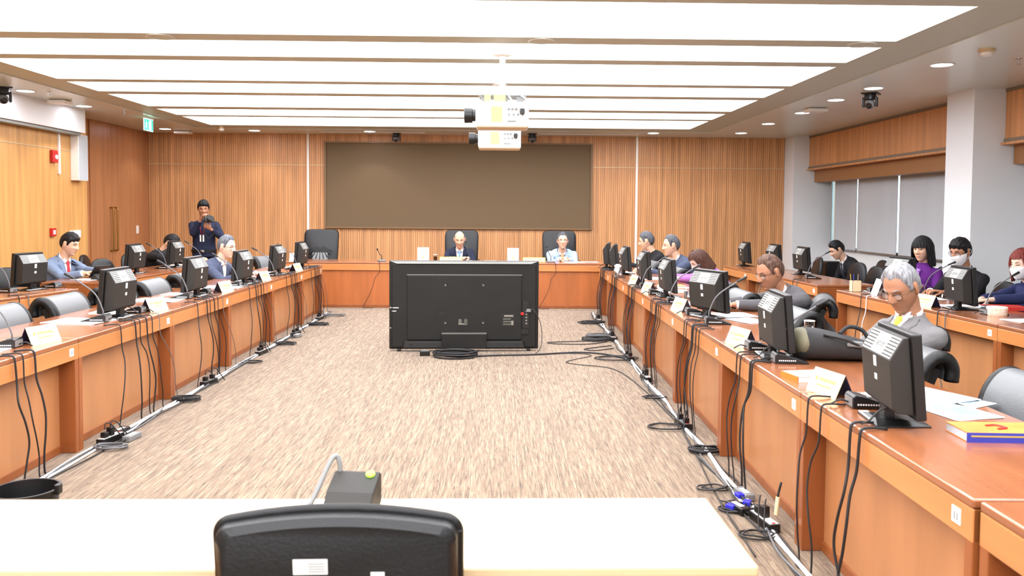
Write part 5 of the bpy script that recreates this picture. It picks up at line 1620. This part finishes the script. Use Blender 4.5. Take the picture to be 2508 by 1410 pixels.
PP['photog'] = person('photographer standing in a dark navy shirt with a red lanyard, lifting a camera', (-4.86, 13.95, 1.60), 8, 'tan', 'c_photog', 'h_black', 'fringe', .022, S=1.03, SH=1.1, hp=14, hy=-10, hands=[(.0, .26, 1.42), (-.16, .24, 1.27)], vw=0, standing=True, lean_fix=2, curl=.8, coatname='shirt', voxel=.0042,
                      palms=[V3((-.7, .2, .3)), V3((.5, .4, .5))], poles=[V3((.5, -.1, -1)), V3((-.9, -.1, -1.1))])

def child_tube(key, name, pts, r, m, n=8):
    MB().tube(pts, r, n).build(name, m, PP[key][0], smooth=True)
# badge and lanyard, belt of the photographer
ob, q = PP['photog']
tp = q['tp']
S = q['S']
def fr(x, z, l=.008): return q['front'](x * S, z * S, l)
MB().tube([tp(.07, -.03, .50), fr(.055, .44), fr(.03, .36), fr(.012, .27)], .005, 6).tube([tp(-.07, -.03, .50), fr(-.055, .44), fr(-.03, .36), fr(-.012, .27)], .005, 6).build('lanyard', 't_red', ob, smooth=True)
b = MB()
for s in (-.028, .016):
    b.loft([[fr(s, z, .01), fr(s + .022, z, .01), fr(s + .022, z, .004), fr(s, z, .004)] for z in (.15, .20, .26)])
b.build('badge', 'sticker', ob)
ring = []
for k in range(29):
    a = 2 * PI * k / 28
    c, s_ = math.cos(a), math.sin(a)
    ring.append([tp(.196 * math.copysign(abs(c) ** .8, c), .012 + .152 * math.copysign(abs(s_) ** .8, s_), z) for z in (-.02, .015)] + [tp(.18 * math.copysign(abs(c) ** .8, c), .012 + .136 * math.copysign(abs(s_) ** .8, s_), z) for z in (.015, -.02)])
MB().loft(ring, caps=False).build('belt', 'leather_edge', ob)
MB().loft([[fr(-.03, z, .026), fr(.03, z, .026), fr(.03, z, .008), fr(-.03, z, .008)] for z in (-.022, .017)]).build('belt_buckle', 'chrome', ob)
# lower shirt/trousers fill for the standing figure
# camera held at the mouth
t = thing('photo_camera', 'black photo camera held up by the standing photographer', 'camera', (0, 0, 0))
W_ = ob.matrix_basis
wc = W_ @ (q['wr'][0] + V3((-.15, .08, .015)))
t.location = wc
t.rotation_euler = (R(-14), 0, R(8 + 20))
MB().box(-.07, .07, -.03, .03, -.05, .045).box(-.03, .03, -.02, .028, .045, .07).build('body', 'plastic', t, bevel=.008)
MB().lathe([(.036, 0), (.036, .05), (.040, .055), (.040, .10), (.034, .10)], 20, Matrix.Translation((0, -.03, -.005)) @ Matrix.Rotation(R(90), 4, 'X')).build('lens', 'rubber', t, smooth='auto')
MB().tube(spline([(.07, 0, .03), (.10, .0, -.1), (.05, .05, -.25), (-.03, .06, -.28), (-.09, .02, -.12), (-.07, 0, .03)], 6), .005, 6).build('strap', 'rubber', t, smooth=True)
# brooch and bow of the woman in purple; pin of the man with the yellow tie
ob, q = PP['purple']
S = q['S']
b = MB()
for a in range(5):
    an = 2 * PI * a / 5
    b.ell(q['front'](.02 * S + .03 * math.cos(an), .40 * S + .03 * math.sin(an), .018), (.024, .016, .022))
b.ell(q['front'](.02 * S, .40 * S, .026), (.014, .012, .014))
for s in (-1, 1):
    b.tube([q['front'](.02 * S, .385 * S, .016), q['front'](.02 * S + s * .03, .33 * S, .016), q['front'](.02 * S + s * .035, .29 * S, .012)], [.016, .014, .006], 8)
b.build('bow', 'lilac', ob, smooth=True)
ob, q = PP['tie']
S = q['S']
MB().ell(q['front'](-.105 * S, .35 * S, .012), (.012, .01, .016)).build('lapel_pin', 'gold', ob, smooth=True)
# things in hands
def at_hand(key, k, off):
    ob, q = PP[key]
    return ob.matrix_basis @ (q['wr'][k] + V3(off))
p = at_hand('tie', 1, (.05, .11, .0))
t = thing('phone', 'dark phone in the hands of the man with the yellow tie', 'phone', p, R(-78 + 20))
t.rotation_euler = (R(28), R(0), R(-78 + 30))
MB().box(-.045, .045, -.09, .09, -.006, .004).build('body', 'teal', t, bevel=.004)
MB().box(-.04, .04, -.083, .083, .004, .0052).build('screen', 'screen', t)
p = at_hand('purple', 0, (-.0, .10, .035))
t = thing('pencil', 'yellow pencil in the hand of the woman in purple', 'pencil', p)
t.rotation_euler = (R(20), R(60), R(20))
MB().lathe([(.0045, -.07), (.0045, .07), (.001, .085)], 8).build('shaft', 'yellow', t)
MB().lathe([(.0046, -.085), (.0046, -.07)], 8).build('eraser', 'peach', t)
p = at_hand('maskman', 0, (0, .1, -.01))
PW = PP['redw'][0]
bpy.context.view_layer.update()
# ---------------------------------------------------------------- cables
def dpt(d, p):
    """desk-local point (x along the front, y behind the front edge, z) to world"""
    return d.matrix_basis @ V3(p)
def hang(d, x, dx, sway, r, m, seed, y0=.10, foot=.05):
    rn = random.Random(seed)
    pts = [(x, y0, HD + .006), (x + .01, .03, HD + .012), (x + .012, -.006, HD + .004), (x + .014, -.014, HD - .04), (x + .014 + sway * .1, -.02, HD - .16)]
    for k in range(1, 5):
        u = k / 5
        pts.append((x + dx * u + sway * math.sin(u * PI * 1.6 + seed) + rn.uniform(-.008, .008), -.02 - .035 * math.sin(u * PI) - foot * u * .4, (HD - .16) * (1 - u) + .02))
    pts += [(x + dx, -foot, .012), (x + dx + .05, -foot - .03, .007), (x + dx + .16, -foot - .015 + rn.uniform(-.02, .02), .007)]
    return MB().tube(spline([dpt(d, p) for p in pts], 6), r, 6).build('hanging_cable', m, smooth=True)
ords = ['nearest', 'second nearest', 'third', 'fourth', 'fifth', 'sixth', 'farthest']
for row_, side, nm in ((DL, 1, 'left'), (DR, -1, 'right')):
    for i, d in enumerate(row_):
        if i == 0 and side > 0: continue
        g = 'cables hanging down the front of the %s desk of the inner %s row' % (ords[i], nm)
        base = (.18 if side > 0 else -.55) if i < 6 else .0
        spec = [(-.34, -.10, .02, .0045, 'rubber'), (-.10, .02, .03, .006, 'rubber'), (-.02, .10, -.03, .0045, 'rubber'), (.10, .04, .02, .0062, 'rubber'), (.2, .12, -.02, .0045, 'rubber'), (.34, .30, .02, .0032, 'cable_grey')]
        if side < 0:
            spec = [(-.30, .02, .015, .0045, 'rubber'), (-.22, .06, -.015, .0045, 'rubber'), (-.02, .10, .03, .0062, 'rubber'), (.02, -.02, -.03, .006, 'rubber'), (.12, .12, .02, .0045, 'rubber'), (.22, .10, .02, .004, 'rubber')]
        cx_ = .12 if side > 0 else -.02
        if i in (1,): spec = spec[:4]
        if i == 0:
            cx_ = 0
            spec = [(-.62, .05, .02, .0045, 'rubber'), (-.46, .04, -.02, .0045, 'rubber'), (-.14, .10, .05, .0062, 'rubber'), (-.05, -.06, -.05, .0062, 'rubber')]
        for k, (x, dx, sw, r, m) in enumerate(spec):
            o = hang(d, x + cx_, dx, sw, r, m, i * 10 + k + (100 if side < 0 else 0))
            grey = m == 'cable_grey'
            tag(o, ('thin grey cable hanging down the front of the %s desk of the inner %s row' if grey else 'black cable hanging down the front of the %s desk of the inner %s row') % (ords[i], nm), 'cable', g)
# a few cables on the head table and the outer desks
for d, x, lb in [(DA[0], .26, 'thin dark cable running down the left front panel of the head table'), (DA[1], .5, 'thin dark cable running down the right front panel of the head table')]:
    tag(hang(d, x, -.25, .02, .004, 'rubber', 5), lb, 'cable')
for d, nm in ((OR[0], 'outer right desk with the orange end panel'), (OR[1], 'middle desk of the far outer right group'), (OR2[2], 'desk in front of the woman in purple'), (OR2[1], 'desk in front of the masked man'), (OLa, 'outer left desk at the left edge')):
    for k, (x, m, r) in enumerate([(-.1, 'rubber', .0045), (.02, 'cable_white' if 'purple' in nm else 'cable_grey', .005)]):
        tag(hang(d, x, .03 + .05 * k, .02, r, m, 20 + k), ('black' if k == 0 else ('white' if 'purple' in nm else 'grey')) + ' cable hanging down the front of the ' + nm, 'cable')

def floor_cable(pts, r, m, label, group=None, n=7, name='floor_cable', seg=7):
    return tag(MB().tube(spline(pts, seg), r, n).build(name, m, smooth=True), label, 'cable', group)
# white cable runs and their grey companions along the feet of the rows
for side, fx, nm, y0, y1 in ((1, LXf, 'left', 2.6, 13.2), (-1, RXf, 'right', 2.7, 13.2)):
    for k, (m, r, o0, amp, lb) in enumerate([('cable_white', .011, .075, .018, 'thick white cable run'), ('cable_white', .008, .09, .022, 'thinner white cable twisted round the thick one'), ('cable_grey', .0055, .10, .03, 'grey cable beside the white run'), ('rubber', .005, .12, .035, 'black cable beside the white run'), ('rubber', .0045, .065, .03, 'thin black cable closest to the desk feet')]):
        rn = random.Random(k * 7 + (3 if side > 0 else 40))
        pts = []
        y = y0
        while y < y1:
            pts.append((fx(y) + side * (o0 + rn.uniform(-amp, amp)), y, r + .002 + .012 * rn.random() * (k > 1)))
            y += rn.uniform(.28, .5)
        floor_cable(pts, r, m, lb + ' on the floor along the inner %s row' % nm)
# loops of loose cable beside the power blocks
def loops(cx_, cy_, n, r0, label, m='rubber', r=.0055, seed=1, sy=.6, z=.01, name='cable_coil', drift=(.0, .0), parent=None):
    rn = random.Random(seed)
    pts = []
    for k in range(n * 10 + 1):
        a = 2 * PI * k / 10
        q = k // 10
        rr = r0 * (1 + .18 * math.sin(q * 2.1 + seed) + rn.uniform(-.05, .05))
        pts.append((cx_ + rr * math.cos(a) + drift[0] * q, cy_ + rr * sy * math.sin(a) + drift[1] * q, z + q * r * .9 + .008 * rn.random()))
    return tag(MB().tube(spline(pts, 3), r, 6).build(name, m, smooth=True), label, 'cable')
def power_block(x, y, rz, label, group, kind=0):
    t = thing('power_strip', label, 'power strip', (x, y, 0), R(rz), group)
    MB().box(-.11, .11, -.03, .03, .002, .045).build('housing', 'plastic', t, bevel=.004)
    MB().box(-.1, .1, -.024, .024, .045, .047).build('socket_face', 'strip' if kind != 1 else 'plastic_grey', t)
    for k, xx in enumerate((-.06, .0, .06)):
        if (k + kind) % 3 != 2:
            MB().box(xx - .02, xx + .02, -.02, .02, .047, .085 + .02 * (k == 1)).build('plug', 'plastic', t, bevel=.005)
            MB().tube(spline([(xx, 0, .10), (xx + .01, 0, .14), (xx + .04, -.02, .13), (xx + .09, -.05, .05), (xx + .12, -.06, .008)], 5), .004, 6).build('cord', 'rubber', t, smooth=True)
    MB().box(.085, .1, -.008, .008, .0471, .049).build('switch', 'red', t)
    return t
def adapter(x, y, rz, label, m='plastic'):
    t = thing('power_adapter', label, 'power adapter', (x, y, 0), R(rz), 'power adapters on the floor')
    MB().box(-.075, .075, -.03, .03, .002, .042).build('housing', m, t, bevel=.007)
    MB().box(-.04, .04, -.015, .015, .042, .0428).build('rating_label', 'sticker', t)
    MB().tube(spline([(-.075, 0, .02), (-.12, .02, .012), (-.16, .0, .008)], 4), .0045, 6).build('cord', 'rubber', t, smooth=True)
pl = 'power strips along the inner left row'
pr_ = 'power strips along the inner right row'
for (x, y, a, lb, g, k) in [(-2.64, 5.72, 78, 'black power strip with plugs at the nearest joint of the inner left row', pl, 0), (-2.62, 7.62, 80, 'black power strip at the foot of the third inner left desk', pl, 1), (-2.60, 9.25, 84, 'black power strip at the foot of the fifth inner left desk', pl, 0), (-2.56, 10.65, 84, 'black power strip at the foot of the sixth inner left desk', pl, 1), (-2.58, 12.2, 84, 'black power strip at the far end of the inner left row', pl, 0),
                            (1.38, 4.20, -80, 'black power strip with a cream plug beside the blue connectors at the lower right', pr_, 0), (1.40, 6.17, -82, 'black power strip at the foot of the third inner right desk', pr_, 1), (1.43, 7.9, -84, 'black power strip at the foot of the fourth inner right desk', pr_, 0), (1.44, 9.02, -84, 'black power strip at the foot of the fifth inner right desk', pr_, 1), (1.45, 10.4, -84, 'black power strip in the cable tangle at the sixth inner right desk', pr_, 0), (1.48, 12.1, -84, 'black power strip at the far end of the inner right row', pr_, 0)]:
    power_block(x, y, a, lb, g, k)
adapter(-2.52, 5.78, 82, 'grey power adapter in front of the nearest left power strip', 'plastic_grey')
adapter(-2.66, 5.92, 82, 'black power adapter behind the nearest left power strip')
adapter(-2.50, 10.5, 80, 'grey power adapter on the carpet at the sixth inner left desk', 'plastic_grey')
adapter(1.30, 4.40, -70, 'black power adapter among the blue connectors at the lower right')
adapter(1.40, 4.62, -80, 'grey adapter behind the blue connectors at the lower right', 'plastic_grey')
# blue monitor plugs at the lower right
for (x, y, a, lb) in [(1.26, 4.40, 40, 'blue monitor plug lying nearest the camera in the lower right cable heap'), (1.37, 4.46, -30, 'blue monitor plug on top of the lower right cable heap'), (1.36, 4.58, 10, 'blue monitor plug at the rear of the lower right cable heap')]:
    t = thing('monitor_plug', lb, 'plug', (x, y, .03), R(a), 'blue plugs on the floor')
    MB().box(-.02, .02, -.03, .02, -.01, .012).build('housing', 'blue', t, bevel=.004)
    MB().box(-.015, .015, .02, .032, -.005, .007).build('contact', 'chrome', t)
    MB().tube(spline([(0, -.03, 0), (0, -.08, -.005), (.04, -.13, -.02)], 5), .0055, 6).build('cord', 'rubber', t, smooth=True)
t = thing('cable_joint', 'cream taped plug standing up from the lower right power strip', 'plug', (1.435, 4.19, .06), R(0))
MB().tube([(0, 0, 0), (.012, .01, .09)], .011, 10).build('tape', 'card', t, smooth='auto')
MB().tube(spline([(.012, .01, .09), (.018, .015, .12), (.03, .02, .16), (.022, .06, .05)], 5), .006, 8).build('cord', 'rubber', t, smooth=True)
for a in [(1.32, 4.42, 3, .10, 'loops of black cable in the heap with the blue plugs', 'rubber', .0055, 1), (1.26, 4.75, 2, .08, 'small loops of black cable behind the heap with the blue plugs', 'rubber', .005, 2), (1.30, 4.05, 2, .09, 'loop of black cable in front of the lower right power strip', 'rubber', .005, 9), (1.40, 5.50, 5, .10, 'coiled black cable on the floor between the second and third inner right desks', 'rubber', .006, 3), (1.27, 6.12, 2, .15, 'wide loop of black cable around the power strip of the third inner right desk', 'rubber', .005, 4),
          (1.36, 7.1, 2, .09, 'loop of black cable at the joint of the third and fourth inner right desks', 'rubber', .005, 5), (1.30, 9.0, 2, .2, 'wide loop of black cable at the foot of the fifth inner right desk', 'rubber', .006, 6), (1.28, 10.35, 6, .20, 'tangled black cable at the sixth inner right desk', 'rubber', .006, 7), (1.34, 10.65, 5, .16, 'tangled grey cable at the sixth inner right desk', 'cable_grey', .006, 8), (1.36, 11.9, 5, .17, 'tangled black cable at the far end of the inner right row', 'rubber', .006, 10),
          (-2.56, 5.55, 4, .10, 'loops of grey cable around the nearest left power strip', 'cable_grey', .0055, 11), (-2.58, 6.95, 6, .10, 'coil of black cable at the joint of the second and third inner left desks', 'rubber', .0055, 12), (-2.55, 8.7, 2, .1, 'loop of black cable at the joint of the fourth inner left desk', 'rubber', .005, 13), (-2.5, 9.9, 4, .11, 'tangled cable at the joint of the fifth inner left desk', 'rubber', .0055, 14), (-2.48, 11.6, 5, .13, 'tangled black cable at the sixth inner left desk', 'rubber', .0055, 15), (-2.46, 12.6, 3, .16, 'loop of grey cable near the far end of the inner left row', 'cable_grey', .0055, 16)]:
    loops(a[0], a[1], a[2], a[3], a[4], a[5], a[6], a[7])
# television cables
loops(-.45, 9.15, 6, .215, 'big coil of black cable on the carpet in front of the television', 'rubber', .009, 21, .8, .014)
floor_cable([(-.30, 9.10, .012), (0, 9.18, .012), (.42, 9.24, .012), (.9, 9.40, .012), (1.2, 9.30, .012), (1.42, 9.0, .012)], .009, 'rubber', 'long thick black cable running from the coil to the inner right row')
t = thing('extension_socket', 'black extension socket at the end of the coiled cable in front of the television', 'power strip', (-.79, 9.2, 0), R(8))
MB().box(-.055, .055, -.03, .03, .002, .055).build('housing', 'plastic', t, bevel=.005)
MB().box(-.045, .045, -.022, .022, .055, .057).build('socket_face', 'plastic_grey', t)
floor_cable([(.37, 9.50, .50), (.43, 9.46, .47), (.49, 9.44, .36), (.515, 9.42, .22), (.50, 9.36, .08), (.44, 9.30, .012), (.40, 9.28, .01), (.6, 9.34, .008), (.96, 9.33, .008), (1.05, 9.2, .008), (.86, 8.98, .008), (.74, 8.80, .008), (.86, 8.66, .008), (1.12, 8.52, .008), (1.25, 8.2, .008), (1.33, 7.4, .008), (1.36, 6.7, .008), (1.37, 6.1, .008), (1.31, 5.3, .008), (1.26, 4.8, .008), (1.23, 4.3, .008), (1.21, 3.8, .008)], .0042, 'rubber', 'thin black cable winding from the television plug across the carpet', seg=6)
floor_cable([(1.36, 10.3, .01), (.85, 10.2, .008), (.62, 10.12, .008), (.75, 10.02, .008), (1.1, 10.02, .008), (1.36, 10.2, .01)], .0055, 'rubber', 'long narrow loop of black cable reaching onto the carpet right of the television')
floor_cable([(1.37, 9.9, .01), (1.1, 9.72, .008), (1.02, 9.62, .008), (1.15, 9.56, .008), (1.37, 9.7, .01)], .0055, 'rubber', 'short loop of black cable on the carpet below the long narrow loop')
